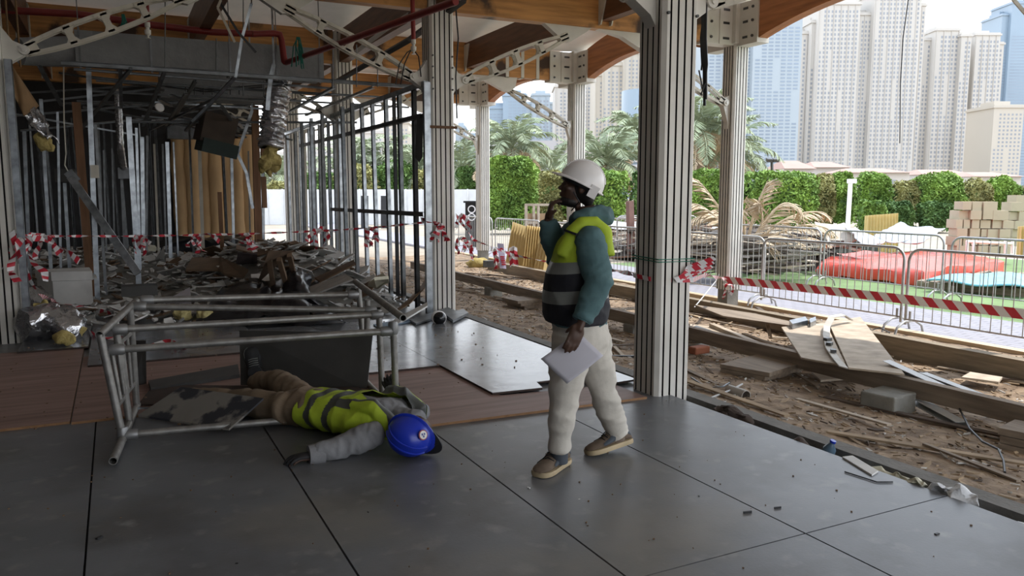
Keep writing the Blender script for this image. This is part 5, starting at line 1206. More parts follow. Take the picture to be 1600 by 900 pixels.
def crumple(label, c, r, mat, nm, cat, amp=.05):
    b = MB(); b.ell(c, r, n=26, m=16); wrinkle(b, amp, 11, r[0] * 50); wrinkle(b, amp * .5, 28, 3); return tag(b.build(nm, mat, None, 30), label, cat)
crumple('white plastic bag caught in the deck edge gap', V(3.94, 2.56, -.03), (.07, .12, .07), m_bagw, 'plastic_bag', 'bag')
crumple('beige foam lump at the edge of the deck', V(3.90, 2.84, -.02), (.05, .17, .035), MATS['cream_foam'], 'foam_lump', 'foam')
crumple('dark crumpled cloth at the deck edge', V(3.96, 4.30, -.06), (.07, .22, .07), M('brown_cloth', (0.07, 0.05, 0.04), 0.9), 'crumpled_cloth', 'cloth')
crumple('small brown rag beside the bluish bottle', V(3.92, 3.62, -.05), (.05, .08, .05), MATS['brown_cloth'], 'rag', 'cloth', .03)
flat_piece('white board strip along the deck edge', [(1316, 716), (1332, 714), (1372, 738), (1362, 744)], .0, m_pbw, .01, 'offcut', 'offcut')
b = MB(); b.tube([G(1320, 737, .005), G(1345, 745, .005), G(1370, 753, .005), G(1395, 753, .005)], .004, 5); tag(b.build('wire', m_black), 'thin black wire on the deck near the foam lump', 'wire')
for i, (x, y, s) in enumerate(((1464, 834, .024), (1092, 775, .014), (826, 762, .018), (905, 780, .010), (1168, 800, .045), (1215, 793, .038), (370, 880, .012), (155, 840, .03), (575, 800, .012))):
    b = MB(); b.box(G(x, y, s * .12), (s, s * (.5 if i not in (4, 5) else .16), s * .24), (0, 0, i if i not in (4, 5) else -.2)); tag(b.build('debris_chip', m_black if i not in (2, 3) else m_pbw), ['black square chip on the sunny deck corner', 'small dark chip in the middle of the deck', 'pale plaster chip by the front shoe', 'tiny pale crumb behind the front shoe', 'black strip beside the long deck joint', 'second black strip at the long deck joint', 'tiny dark crumb on the dim deck', 'dark splinter on the dim deck by the joint', 'dark crumb below the lying person'][i], 'debris')
b = MB()
for q in range(170): s = U(.003, .010); b.box(V(U(-1.2, 3.8), U(1.6, 5.0), s * .3), (s, s * U(.4, 1), s * .6), (0, 0, U(0, 6)))
for q in range(160): s = U(.006, .02); b.box(V(U(-1, 3.6), U(5.6, 9.4), .04), (s, s * U(.3, 1), s * .5), (0, 0, U(0, 6)))
tag(b.build('deck_crumbs', m_brn), 'tiny crumbs of dirt scattered over the deck boards', 'dirt', kind='stuff')
# litter on the sand
m_chip = M('wood_chips', (0.34, 0.25, 0.16), 0.9, var=.4, scale=3); m_chipd = M('dark_chips', (0.10, 0.07, 0.05), 0.9); m_chipw = M('pale_chips', (0.55, 0.52, 0.48), 0.85)
b = MB()
for q in range(9000):
    y = 2 + 17 * RND.random() ** 1.3; x = U(4.25, 9.0); L = U(.015, .085) * (1 if RND.random() < .93 else 2.6)
    shard(b, V(x, y, sand_z(x, y) + U(-.004, .01)), L, L * U(.08, .32), U(.004, .012), (U(-.35, .35), U(-.35, .35), U(0, 6.3) if RND.random() < .5 else 1.57 + U(-.4, .4)), RND.choice((0, 0, 0, 0, 1, 2, 2)))
tag(b.build('sand_litter', [m_chip, m_chipd, m_chipw]), 'wood chips and scraps littering the sand strip', 'litter', kind='stuff')
pl = []
for i in range(4):
    bb = MB(); bb.box((0, 0, .01), (.035 + .012 * i, .7 + .25 * i, .014)); pl.append(bb.mesh('loose_lath', [[m_oldw, m_palew, m_chip, m_chipd][i]], V(0, 0, 0), 0))
for q in range(60):
    x, y = U(4.4, 8.7), U(2.6, 16); place(pl[q % 4], 'loose_lath', (x, y, sand_z(x, y) + .012), (U(-.04, .04), U(-.04, .04), U(-.5, .5) if q % 3 else U(0, 3)), ['weathered', 'pale', 'yellowish', 'dark'][q % 4] + ' lath lying loose on the littered sand', 'lath', ['weathered', 'pale', 'yellowish', 'dark'][q % 4] + ' laths on the sand')

# ================================================================ outside: barriers, piles, planting, town
# ---------------------------------------------------------------- crowd barriers
m_bar = M('barrier_zinc', (0.40, 0.39, 0.375), 0.45, 0.6, var=0.2, scale=12)
def make_barrier(L=2.45, Hh=1.1):
    t_ = thing('crowd_barrier', 'x', 'barrier', (0, 0, 0), 'steel crowd barriers along the paved path')
    b = MB(); r = .16; z0, z1 = .12, Hh; pts = []
    for (cy, cz, a0) in ((L / 2 - r, z1 - r, 0), (-L / 2 + r, z1 - r, 90)):
        for k in range(7):
            a = math.radians(a0 + k * 15); pts.append(V(0, cy + r * math.cos(a), cz + r * math.sin(a)))
    b.tube([V(0, L / 2, z0)] + pts + [V(0, -L / 2, z0)], .019, 8); b.tube([V(0, L / 2, z0 + .07), V(0, -L / 2, z0 + .07)], .012, 6)
    b.build('frame', m_bar, t_, 50)
    k = MB(); k.tube([V(0, 0, z0 + .07), V(0, 0, Hh - .01)], .0065, 5); bar = k.build('bar', m_bar, t_, 50); n = 19
    for i in range(n):
        o = bar if i == 0 else bar.copy()
        if i: COL.objects.link(o); o.parent = t_
        o.location = (0, -L / 2 + L * (i + 1) / (n + 1), 0)
    for s in (-1, 1):
        k = MB(); y = s * (L / 2 - .06); k.tube([V(-.28, y, .0), V(-.24, y, .10), V(-.10, y, .17), V(.10, y, .17), V(.24, y, .10), V(.28, y, .0)], .016, 8); k.tube([V(0, y, .165), V(0, y, .3)], .016, 8); k.build('foot', m_bar, t_, 50)
    return t_
B0 = make_barrier(); first = True
def barrier(x, y, rz, label, z=-.225):
    global first
    if first: first = False; o = B0; o.location = (x, y, z); o.rotation_euler = (0, 0, rz)
    else: o = copy_tree(B0, (x, y, z), rz)
    o['label'] = label; return o
for x, y, rz, lab in ((9.10, 5.50, 0.01, 'steel crowd barrier in front of the blue sheet'), (9.16, 8.10, .03, 'steel crowd barrier in front of the red tarpaulin'), (9.28, 10.72, .04, 'steel crowd barrier between the outer column and the close column'), (9.40, 13.4, .02, 'steel crowd barrier behind the back of the walking man'),
                     (9.45, 16.1, -.02, 'steel crowd barrier before the yellow mesh panels'), (9.55, 18.75, .04, 'steel crowd barrier beside the small standing notice'), (9.5, 21.4, .0, 'steel crowd barrier under the speaker board'),
                     (12.2, 7.0, .05, 'crowd barrier of the back row by the pallets'), (12.35, 9.75, .02, 'crowd barrier of the back row beside the red tarpaulin'), (12.45, 12.4, .0, 'crowd barrier of the back row before the timber pile'), (12.6, 15.1, -.05, 'crowd barrier of the back row behind the close column'),
                     (12.9, 17.9, -.1, 'crowd barrier of the back row before the reddish post')):
    barrier(x, y, rz, lab)
barrier(14.8, 19.6, 1.1, 'crowd barrier standing crosswise under the dead palm fronds')
# rear white railing by the cartons
# ---------------------------------------------------------------- red tarpaulin, blue sheet, pallets
m_redt = M('red_tarpaulin', (0.62, 0.075, 0.045), 0.4, var=.12, scale=2, bump=.5, bscale=6)
tt = [tuple(G(x, y, -.23)[:2]) for x, y in ((1276, 431), (1440, 447), (1568, 428), (1490, 411), (1310, 413))]
b = MB(); tc_ = V(sum(q[0] for q in tt) / 5, sum(q[1] for q in tt) / 5, 0)
def tring(k, z): return [V(tc_.x + (x - tc_.x) * k, tc_.y + (y - tc_.y) * k, z) for (x0, y0), (x1, y1) in zip(tt, tt[1:] + tt[:1]) for x, y in [(x0 + (x1 - x0) * i / 10, y0 + (y1 - y0) * i / 10) for i in range(10)]]
b.loft([tring(1.0, -.22), tring(1.01, -.10), tring(.99, .04), tring(.96, .08), tring(.8, .10), tring(.5, .11), tring(.1, .11)]); wrinkle(b, .10, 2.2, 5); wrinkle(b, .05, 6, 8)
for p in b.v: p.z = max(p.z, -.23)
tag(b.build('red_tarpaulin', m_redt, None, 40), 'bright red tarpaulin covering a low stack on the grass', 'tarpaulin')
bs = [G(1448, 438, -.02), G(1604, 450, -.04), G(1660, 432, 0), G(1510, 426, .03)]
b = MB(); b.grid(lambda u, v: bs[0].lerp(bs[1], u).lerp(bs[3].lerp(bs[2], u), v) + V(0, 0, .03 * math.sin(u * 9 + v * 4)), 16, 16); tag(b.build('blue_sheet', M('pale_blue_sheet', (0.16, 0.42, 0.54), 0.5, var=.2, bump=.3, bscale=8), None, 60, None, .03), 'pale blue sheet spread over the pallets', 'sheet')
def pallet(x, y, rz, label, z=-.235):
    t_ = thing('wooden_pallet', label, 'pallet', (x, y, z)); 
    for i in range(6): b = MB(); b.box(V(x, y - .55 + .22 * i, z + .135), (1.2, .12, .02), None); b.build('top_slat', m_oldw, t_)
    for i in range(3): b = MB(); b.box(V(x - .55 + .55 * i, y, z + .062), (.1, 1.2, .125), None); b.build('bearer', m_oldw, t_)
    t_.rotation_euler = (0, 0, rz); return t_
for (x, y), lb in (((1500, 450), 'old pallet under the blue sheet next to the red tarpaulin'), ((1570, 456), 'old pallet under the blue sheet towards the frame edge'), ((1560, 438), 'old pallet under the far half of the blue sheet')):
    p = G(x, y, -.235); pallet(p.x, p.y, .35, lb)
b = MB(); b.tube([D(1449, 437, 15.6), D(1449, 437, 16.2)], .10, 14); tag(b.build('black_pipe_end', m_black, None, 40), 'black pipe end at the corner of the red tarpaulin', 'pipe')
b = MB(); b.b2(16.4, 19.2, 15.2, 15.5, -.23, .35); tag(b.build('long_crate', m_board), 'long dark crate behind the red tarpaulin', 'crate')
# ---------------------------------------------------------------- timber pile and dead palm
pw = []
for i in range(5):
    bb = MB(); bb.box((0, 0, 0), (U(1.4, 2.8), U(.06, .16), U(.02, .06))); pw.append(bb.mesh('plank', [[m_oldw, M('grey_plank', (0.27, 0.24, 0.21), .85, var=.2), M('dark_plank', (0.06, 0.045, 0.035), .9), m_palew, M('reddish_plank', (0.20, 0.11, 0.07), .85)][i]], V(0, 0, 0), 0))
PN = ['weathered', 'grey', 'dark', 'pale', 'reddish']
for q in range(250):
    if q < 165: x, y, zm = U(12.9, 16.5), U(13.6, 19.0), .95
    else: x, y, zm = U(14.5, 19.5), U(20.5, 27), 1.0
    h_ = zm * max(0.05, 1 - (abs(x - (14.6 if q < 165 else 17)) / 2.6) ** 2) * U(.05, 1.0)
    k = q % 5; place(pw[k], 'plank', (x, y, -.2 + h_), (U(-.12, .12), U(-.12, .12), U(-.5, .5) + (1.1 if q % 3 else 0)), PN[k] + ' plank in the timber pile behind the barriers', 'plank', PN[k] + ' planks in the timber pile')
bb = MB(); bb.bar(V(-.75, 0, 0), V(.75, 0, 0), .045, .03); st_ = [bb.mesh('stick', [m_], V(0, 0, 0), 0) for m_ in (MATS['grey_plank'], m_palew, MATS['dark_plank'])]
for q in range(120):
    x = U(1092, 1232); y = 424 - (424 - 372 - max(0, (x - 1230) * .5)) * RND.random() ** .8; p = D(x, y, U(15.6, 16.6)); k = q % 3
    place(st_[k], 'stick', p, (U(-.2, .2), U(-.16, .16), -YAW + U(-.35, .35)), ['grey', 'pale', 'dark'][k] + ' stick at the front of the timber pile', 'stick', ['grey', 'pale', 'dark'][k] + ' sticks of the timber pile')
b = MB(); b.grid(lambda u, v: V(12.6 + 4.3 * u, 13.3 + 6 * v, -.24 + .85 * math.sin(math.pi * u) ** .7 * math.sin(math.pi * v) ** .5), 20, 20); wrinkle(b, .15, 3, 2); tag(b.build('timber_scraps', MATS['dark_plank']), 'dark tangle of scrap timber inside the pile', 'scrap timber', kind='stuff')
def bentsheet(label, px, mat, name='sheet_metal'):
    p = [D(x, y, d) for x, y, d in px]; b = MB(); b.grid(lambda u, v: p[0].lerp(p[1], u).lerp(p[3].lerp(p[2], u), v) + V(0, 0, -.06 * math.sin(math.pi * u)), 10, 8); wrinkle(b, .06, 3, 4); return tag(b.build(name, mat, None, 30, None, .02), label, 'metal sheet')
m_silv = M('silver_sheet', (0.30, 0.32, 0.36), 0.3, 0.5, var=.15, scale=2)
bentsheet('bent beige sheet propped up on the timber pile', [(1272, 346, 19), (1320, 347, 19), (1344, 374, 18), (1300, 384, 18)], M('beige_sheet', (0.40, 0.33, 0.26), .7))
bentsheet('grey sheet slanting down from the beige one', [(1322, 354, 18.5), (1334, 356, 19), (1385, 378, 18), (1345, 381, 17)], M('grey_sheet_metal', (0.40, 0.40, 0.42), .5))
bentsheet('shiny crumpled silver sheet lying behind the red tarpaulin', [(1405, 348, 22), (1455, 353, 22), (1412, 378, 19), (1362, 370, 19)], m_silv)
bentsheet('second silver sheet beside the crumpled one', [(1456, 353, 22), (1476, 357, 22), (1438, 379, 19), (1408, 378, 19)], M('dull_silver', (0.34, 0.35, 0.37), .45, .3))
bentsheet('white sheet lying on the timber far behind the barriers', [(955, 345, 30), (1085, 345, 30), (1080, 356, 26), (955, 358, 26)], M('white_sheet', (0.52, 0.51, 0.52), .6))
bentsheet('white sheet beside the dead palm trunk', [(1084, 352, 27), (1128, 353, 27), (1126, 366, 24), (1084, 366, 24)], MATS['white_sheet'])
b = MB(); b.bar(D(986, 398, 22), D(984, 314, 22), .16, .16); tag(b.build('timber_post', M('reddish_post', (0.19, 0.10, 0.08), .8)), 'reddish square post standing behind the barriers', 'post')
m_frond = M('dry_palm_frond', (0.50, 0.39, 0.26), 0.85, var=.25, scale=6); m_pal = M('green_palm_frond', (0.29, 0.33, 0.21), 0.8, var=.35, scale=.5)
def frond(b, pts, W=.5, n=34, droop=.5, r=.02, lw_=1.0):
    P_ = [Vector(p) for p in pts]
    def at(t):
        m = len(P_) - 1; i = min(m - 1, int(t * m)); f = t * m - i
        p0, p1, p2_, p3 = P_[max(i - 1, 0)], P_[i], P_[i + 1], P_[min(i + 2, m)]
        return .5 * ((2 * p1) + (p2_ - p0) * f + (2 * p0 - 5 * p1 + 4 * p2_ - p3) * f * f + (3 * p1 - p0 - 3 * p2_ + p3) * f ** 3)
    C_ = [at(i / 16) for i in range(17)]; b.tube(C_, [r * (1.2 - i / 16) + .003 for i in range(17)], 5)
    for i in range(n):
        t = .15 + .85 * i / n; p = at(t); d = (at(min(1, t + .03)) - at(t - .03)).normalized(); _, sd, u = frame_of(d); L = W * math.sin(math.pi * min(1, .15 + t * .88)) ** .6
        for s in (-1, 1):
            e = p + sd * s * L * .75 + d * L * .55 + u * (-droop * L * U(.2, 1.1)) + V(U(-.03, .03), U(-.03, .03), 0); m_ = p.lerp(e, .5) + u * .06 * L
            w_ = d * (.018 + .02 * L) * lw_
            b.add([p - w_ * .4, m_ - w_, e, m_ + w_], [(0, 1, 2, 3)])
dp = thing('dead_palm', 'felled dead palm with dry brown fronds on the timber pile', 'palm', D(1172, 400, 17))
FR = [([(1168, 378), (1178, 335), (1192, 300), (1200, 286), (1206, 300)], 17), ([(1165, 378), (1120, 320), (1095, 288), (1080, 280), (1066, 290)], 17.5), ([(1165, 380), (1125, 345), (1095, 322), (1072, 318)], 16.5), ([(1162, 380), (1120, 338), (1090, 340), (1066, 356)], 17), ([(1160, 384), (1120, 372), (1090, 362), (1070, 372)], 16.2),
      ([(1172, 380), (1200, 340), (1225, 318), (1250, 328), (1258, 360)], 16.6), ([(1175, 384), (1215, 350), (1250, 334), (1285, 332), (1300, 345)], 17.2), ([(1175, 386), (1215, 365), (1255, 352), (1290, 356), (1310, 372)], 16.6), ([(1175, 388), (1200, 372), (1235, 374), (1270, 392)], 16), ([(1165, 380), (1160, 330), (1150, 300), (1140, 290)], 17.6),
      ([(1170, 385), (1190, 350), (1187, 318), (1184, 335)], 16.5), ([(1168, 384), (1140, 350), (1115, 330), (1100, 345)], 17), ([(1176, 388), (1225, 380), (1265, 372), (1300, 386)], 17.5), ([(1168, 388), (1185, 378), (1205, 385), (1225, 400)], 15.8)]
for f_, d in FR:
    b = MB(); frond(b, [D(x, y, d) for x, y in f_], .42, 30, .7, .03); b.build('frond', m_frond, dp)
b = MB(); b.tube([D(1172, 384, 17), D(1170, 400, 17.5), D(1180, 412, 19)], [.16, .24, .22], 12); wrinkle(b, .05, 14, 2); b.build('trunk', M('palm_trunk', (0.20, 0.14, 0.09), .9, bump=.8, bscale=20), dp)
# ---------------------------------------------------------------- cartons on the sand
m_cart = M('beige_carton', (0.40, 0.335, 0.235), .85, var=.08, scale=2)
CB = [(1505, 315, 1519, 328, 0), (1519, 315, 1535, 330, 0), (1536, 315, 1560, 343, 0), (1498, 329, 1515, 343, 0), (1517, 329, 1535, 343, 0), (1552, 329, 1577, 344, 0), (1577, 331, 1592, 344, 1), (1493, 343, 1505, 357, 0), (1506, 343, 1517, 357, 0), (1518, 343, 1531, 357, 0), (1532, 344, 1549, 357, 0), (1550, 344, 1566, 357, 0), (1567, 345, 1585, 357, 0), (1586, 345, 1602, 358, 1),
      (1496, 357, 1513, 370, 0), (1515, 357, 1532, 370, 0), (1533, 358, 1543, 370, 0), (1543, 358, 1561, 372, 0), (1562, 358, 1580, 371, 0), (1582, 358, 1600, 371, 1), (1492, 370, 1504, 384, 0), (1505, 370, 1517, 384, 0), (1518, 371, 1529, 383, 0), (1530, 371, 1546, 383, 0), (1548, 372, 1560, 384, 0), (1561, 371, 1578, 385, 0), (1580, 371, 1598, 385, 1),
      (1580, 316, 1602, 330, 1), (1589, 305, 1604, 316, 2), (1592, 331, 1606, 345, 1), (1494, 384, 1510, 397, 0), (1511, 384, 1527, 397, 0), (1528, 384, 1545, 397, 0), (1546, 385, 1562, 397, 0), (1563, 385, 1580, 398, 0)]
seen_rows = {}
for i, (x0, y0, x1, y1, dd) in enumerate(CB):
    d = 19.5 + .4 * dd + U(0, .12); a, e = D(x0, y1, d), D(x1, y0, d); c = (a + e) / 2; w = (e - a).dot(RIGHT); h_ = e.z - a.z
    t_ = thing('carton', 'beige carton in the tall stack of boxes on the sand', 'carton', (c.x, c.y, a.z), 'beige cartons stacked on the sand')
    b = MB(); b.box(c + AWAY * .22, (w * .97, .42, h_ * .985), (0, 0, -YAW + U(-.05, .05))); b.build('carton_body', m_cart, t_)
    b = MB(); b.box(c + AWAY * .22 + UP * (h_ * .4925 + .002), (w * .9, .05, .004), (0, 0, -YAW)); b.build('packing_tape', m_kraft, t_)
b = MB()
def px_tube(b, pts, d, r): b.tube([D(x, y, d) for x, y in pts], r, 8)
for x in (1511, 1521, 1571, 1582): px_tube(b, [(x, 376), (x, 396)], 17.5, .03)
px_tube(b, [(1511, 377), (1582, 381)], 17.5, .03); tag(b.build('white_railing', m_white, None, 50), 'low white railing in front of the cartons', 'railing')
m_yel = M('yellow_panel', (0.62, 0.46, 0.20), .6, var=.06)
def corr(label, p, n, mat=m_yel, name='yellow_panel'):
    p = [D(*q) for q in p]; b = MB(); nn = (p[1] - p[0]).cross(p[3] - p[0]).normalized()
    b.grid(lambda u, v: p[0].lerp(p[1], u).lerp(p[3].lerp(p[2], u), v) + nn * (.03 * (1 if (u * n) % 1 > .5 else -1)), n * 4, 1); return tag(b.build(name, mat, None, 0, None, .01), label, 'panel')
corr('yellow ribbed panel standing behind the silver sheets', [(1349, 396, 24), (1403, 396, 24), (1404, 333, 24), (1352, 337, 24)], 11)
corr('yellow ribbed panel cut by the frame beside the cartons', [(1589, 402, 17), (1612, 402, 17), (1612, 352, 17), (1592, 354, 17)], 5)
corr('yellow mesh panel leaning on the barrier before the big hedge', [(789, 408, 19.5), (850, 432, 17.5), (862, 368, 18), (800, 346, 20)], 14)
corr('yellow mesh panel leaning behind the raised elbow of the man', [(815, 415, 18.2), (862, 420, 18.0), (866, 358, 18.4), (822, 352, 18.6)], 12)
b = MB()
cfr = thing('timber_frame_crate', 'pale timber frame crate beside the big hedge', 'crate', D(840, 362, 24))
for x in (822, 834, 841, 860): b = MB(); b.bar(D(x, 395, 24), D(x, 319, 24), .07, .07); b.build('upright', m_palew, cfr)
for y in (320, 348): b = MB(); b.bar(D(820, y, 24), D(862, y, 24), .07, .07); b.build('crossbar', m_palew, cfr)
b = MB(); b.bar(D(823, 345, 24.1), D(859, 345, 24.1), .02, .45); b.build('infill_board', m_kraft, cfr)
sb_ = thing('speaker_board', 'black board with two white rings beside the big hedge', 'board', D(736, 355, 26))
b = MB(); p = [D(727, 388, 26), D(746, 388, 26), D(746, 316, 26), D(727, 316, 26)]; b.prism(p, AWAY * .06); b.prism([D(724, 317, 25.9), D(749, 317, 25.9), D(749, 314, 25.9), D(724, 314, 25.9)], AWAY * .2); b.build('black_panel', m_black, sb_)
for y, r in ((327, 6.2), (339, 6.0), (352, 6.0)):
    b = MB(); c = D(737, y, 25.95); n = 26; R_ = r * 26 / 1239
    b.loft([[c + RIGHT * (q * math.cos(2 * math.pi * j / n)) + UP * (q * math.sin(2 * math.pi * j / n)) - AWAY * o for j in range(n)] for q, o in ((R_, 0), (R_, .03), (R_ * .72, .03), (R_ * .72, 0))], False)
    if y < 350: b.build('white_ring', m_white, sb_, 40)
sg = thing('standing_notice', 'small white notice with a red disc taped up beside the path', 'sign', D(783, 420, 16.5))
b = MB(); b.prism([D(777, 380, 16.6), D(787, 381, 16.6), D(791, 420, 16.4), D(781, 419, 16.4)], AWAY * .01); b.build('notice_panel', M('lilac_white', (0.42, 0.38, 0.50), .6), sg)
b = MB(); c = D(783.5, 391, 16.56); b.add([c - AWAY * .012 + RIGHT * (.045 * math.cos(a)) + UP * (.055 * math.sin(a)) for a in [2 * math.pi * j / 20 for j in range(20)]], [tuple(range(20))]); b.build('red_disc', m_tr, sg)
b = MB()
for q in range(5): b.bar(D(781.5 + q * .6, 401 + q * 3, 16.5 - .02 * q) - AWAY * .012, D(788 + q * .6, 401.3 + q * 3, 16.5 - .02 * q) - AWAY * .012, .012, .02 if q % 2 else .03)
b.build('print_lines', m_tr, sg)
b = MB()
for q in range(4): ribbon(b, [D(799 + q * 2, 386, 16.8), D(797 + q * 3, 398, 16.8), D(800 + q * 2.5, 415, 16.7)], .10, U(-3, 3), q, .1)
tag(b.build('tape_bunch', TM), 'bunch of red and white tape hanging beside the small notice', 'barrier tape')
b = MB()
for q in range(3): ribbon(b, [D(771 + q * 2, 388, 17), D(773 + q * 2, 400, 17), D(775 + q * 2, 420, 16.9)], .08, U(-3, 3), q, .08)
tag(b.build('tape_bunch', TM), 'bunch of tape hanging between the column and the notice', 'barrier tape')
b = MB(); b.box(D(764, 412, 17.3), (.2, .2, .14)); tag(b.build('dark_block', m_board), 'small dark block at the foot of the outer column by the hedge', 'block')
b = MB(); b.ell(D(747, 412, 19.2), (.3, .25, .14)); wrinkle(b, .08, 8, 3); tag(b.build('rubbish_mound', m_wool, None, 60), 'small mound of rubbish at the base of the outer column', 'rubbish')
lamp = thing('lamp_post', 'white lamp post rising in front of the hedge', 'lamp post', D(1325, 358, 26))
b = MB(); b.tube([D(1323.5, 386, 26), D(1324, 362, 26), D(1329, 282, 26)], [.075, .075, .07], 12); b.build('pole', m_white, lamp, 50)
b = MB(); b.box(D(1331, 283, 26), (.26, .16, .14), (0, 0, -YAW)); b.build('lamp_head', m_white, lamp)
fp = thing('flood_light', 'twin floodlight on a pole before the blue tower', 'floodlight', D(1207, 285, 50))
b = MB(); b.tube([D(1207, 290, 50), D(1206, 252, 50)], .09, 8); b.build('pole', m_bolt, fp)
for x in (1202, 1212): b = MB(); b.box(D(x, 250, 50), (.36, .3, .2), (.4, 0, -YAW)); b.build('lamp_head', m_bolt, fp)
# ---------------------------------------------------------------- white hoarding, far left
m_hoard = M('white_hoarding', (0.62, 0.62, 0.62), .7, var=.04)
xs_h = list(range(395, 770, 24))
for i, x in enumerate(xs_h):
    a, e = D(x, 345, 46), D(x + 24, 345, 46); b = MB(); b.prism([V(a.x, a.y, -.29), V(e.x, e.y, -.29), V(e.x, e.y, 1.75), V(a.x, a.y, 1.75)], AWAY * .08)
    b.bar(V(a.x, a.y, -.29) - AWAY * .03, V(a.x, a.y, 1.78) - AWAY * .03, .08, .06)
    tag(b.build('hoarding_panel', m_hoard), ORD[i] + ' white hoarding panel beyond the studs, counted from the dim side', 'hoarding', 'white hoarding panels')
for i, (x0, x1, y0, y1) in enumerate(((564, 574, 306, 338), (595, 607, 306, 340))):
    b = MB(); b.prism([D(x0, 357, 40), D(x1, 357, 40), D(x1, y0, 40), D(x0, y0, 40)], AWAY * .3); tag(b.build('black_speaker', m_black), ['narrow', 'wider'][i] + ' black speaker cabinet before the white hoarding', 'speaker')
# ---------------------------------------------------------------- hedge and palms
def leafmat(n, c, c2): return M(n, c, .7, var=.3, scale=.9, c2=c2, spec=.3)
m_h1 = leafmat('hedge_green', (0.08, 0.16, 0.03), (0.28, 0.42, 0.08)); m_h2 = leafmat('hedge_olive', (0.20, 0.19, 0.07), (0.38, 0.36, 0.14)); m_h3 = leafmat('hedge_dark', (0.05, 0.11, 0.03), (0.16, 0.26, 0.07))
def bush(px, d, mat, label, n=1700, round_=.45, lw=.10):
    x0, y0, x1, y1 = px; a, e = D(x0, y1, d), D(x1, y0, d); c = (a + e) / 2; w = (e - a).dot(RIGHT) / 2; h_ = (e.z + .28) / 2; c.z = -.28 + h_; dep = min(1.4, max(.7, w * .7))
    t_ = thing('hedge_bush', label, 'hedge', (c.x, c.y, -.28), 'bushes of the hedge beyond the grass')
    def sup(u, v, k):
        ex = round_; f = lambda q: math.copysign(abs(q) ** ex, q)
        return c + RIGHT * (w * k * f(math.cos(v)) * f(math.cos(u))) + AWAY * (dep * k * f(math.cos(v)) * f(math.sin(u))) + UP * (h_ * k * f(math.sin(v)))
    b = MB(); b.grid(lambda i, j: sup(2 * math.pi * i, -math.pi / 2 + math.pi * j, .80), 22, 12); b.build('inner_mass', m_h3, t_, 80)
    b = MB()
    for q in range(n * 2):
        q_ = RND.random(); e_ = [U(-1, 1), U(-1, 1), U(-1, 1)]
        if q_ < .55: e_[1] = -1
        elif q_ < .8: e_[2] = 1
        else: e_[0] = 1 if q_ < .9 else -1
        kk_ = sum(abs(t) ** (2 / round_) for t in e_) ** (-round_ / 2) * U(.88, 1.03); p = c + RIGHT * (w * e_[0] * kk_) + AWAY * (dep * e_[1] * kk_) + UP * (h_ * e_[2] * kk_); p += V(mnoise.noise(p * 1.4), mnoise.noise(p * 1.4 + V(5, 0, 0)), mnoise.noise(p * 1.4 + V(0, 9, 0))) * .22
        L = U(.6, 1.3) * lw; R_ = Euler((U(-1.1, 1.1), U(-1.1, 1.1), U(0, 6.3))).to_matrix()
        b.add([p + R_ @ V(-L, 0, 0), p + R_ @ V(0, -L * .5, L * .12), p + R_ @ V(L, 0, 0), p + R_ @ V(0, L * .5, L * .12)], [(0, 1, 2, 3)])
    tag(b.build('leaves', mat, t_), kind='stuff')
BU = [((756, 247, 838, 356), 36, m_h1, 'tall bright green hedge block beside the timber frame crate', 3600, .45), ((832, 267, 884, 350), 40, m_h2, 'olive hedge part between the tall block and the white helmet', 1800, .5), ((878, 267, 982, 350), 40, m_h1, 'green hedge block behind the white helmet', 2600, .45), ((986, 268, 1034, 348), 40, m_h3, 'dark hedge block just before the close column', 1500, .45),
      ((1070, 265, 1134, 350), 40, m_h1, 'bright hedge bush behind the dead palm', 1800, .6), ((1130, 275, 1170, 350), 41, m_h3, 'dark hedge part behind the outer column', 1000, .5), ((1158, 271, 1270, 352), 40, m_h1, 'broad bright hedge block beyond the dead fronds', 3000, .4), ((1265, 275, 1302, 352), 40, m_h2, 'withered olive hedge part beside the white lamp post', 1400, .55), ((1292, 270, 1336, 352), 40, m_h1, 'narrow green bush at the white lamp post', 1500, .6),
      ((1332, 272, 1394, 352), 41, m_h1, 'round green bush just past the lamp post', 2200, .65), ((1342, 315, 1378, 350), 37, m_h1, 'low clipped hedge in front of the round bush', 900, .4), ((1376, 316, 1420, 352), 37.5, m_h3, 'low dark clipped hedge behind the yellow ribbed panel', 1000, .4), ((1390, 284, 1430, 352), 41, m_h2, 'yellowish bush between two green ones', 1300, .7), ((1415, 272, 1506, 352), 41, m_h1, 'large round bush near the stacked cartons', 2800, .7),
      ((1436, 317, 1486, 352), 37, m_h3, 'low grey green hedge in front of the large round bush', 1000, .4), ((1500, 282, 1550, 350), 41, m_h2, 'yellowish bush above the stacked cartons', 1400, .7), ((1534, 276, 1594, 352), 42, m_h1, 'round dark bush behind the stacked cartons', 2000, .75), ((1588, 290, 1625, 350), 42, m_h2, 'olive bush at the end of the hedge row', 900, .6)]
for q in BU: bush(*q)
for px_, d_, m_, lb in (((418, 284, 470, 350), 62, m_h2, 'olive shrubs seen through the gap by the silver duct'), ((466, 270, 530, 350), 62, m_h3, 'dark shrubs behind the crowded studs'), ((526, 258, 590, 350), 60, m_h2, 'olive shrubs behind the first studs of the open stud wall'), ((584, 252, 650, 350), 62, m_h3, 'dark shrubs behind the middle of the open stud wall'), ((644, 262, 712, 350), 60, m_h2, 'olive shrubs behind the cream column'), ((708, 262, 760, 350), 60, m_h3, 'shrubs just past the cream column before the white hoarding')):
    bush(px_, d_, m_, lb, 1300, .7, .17)
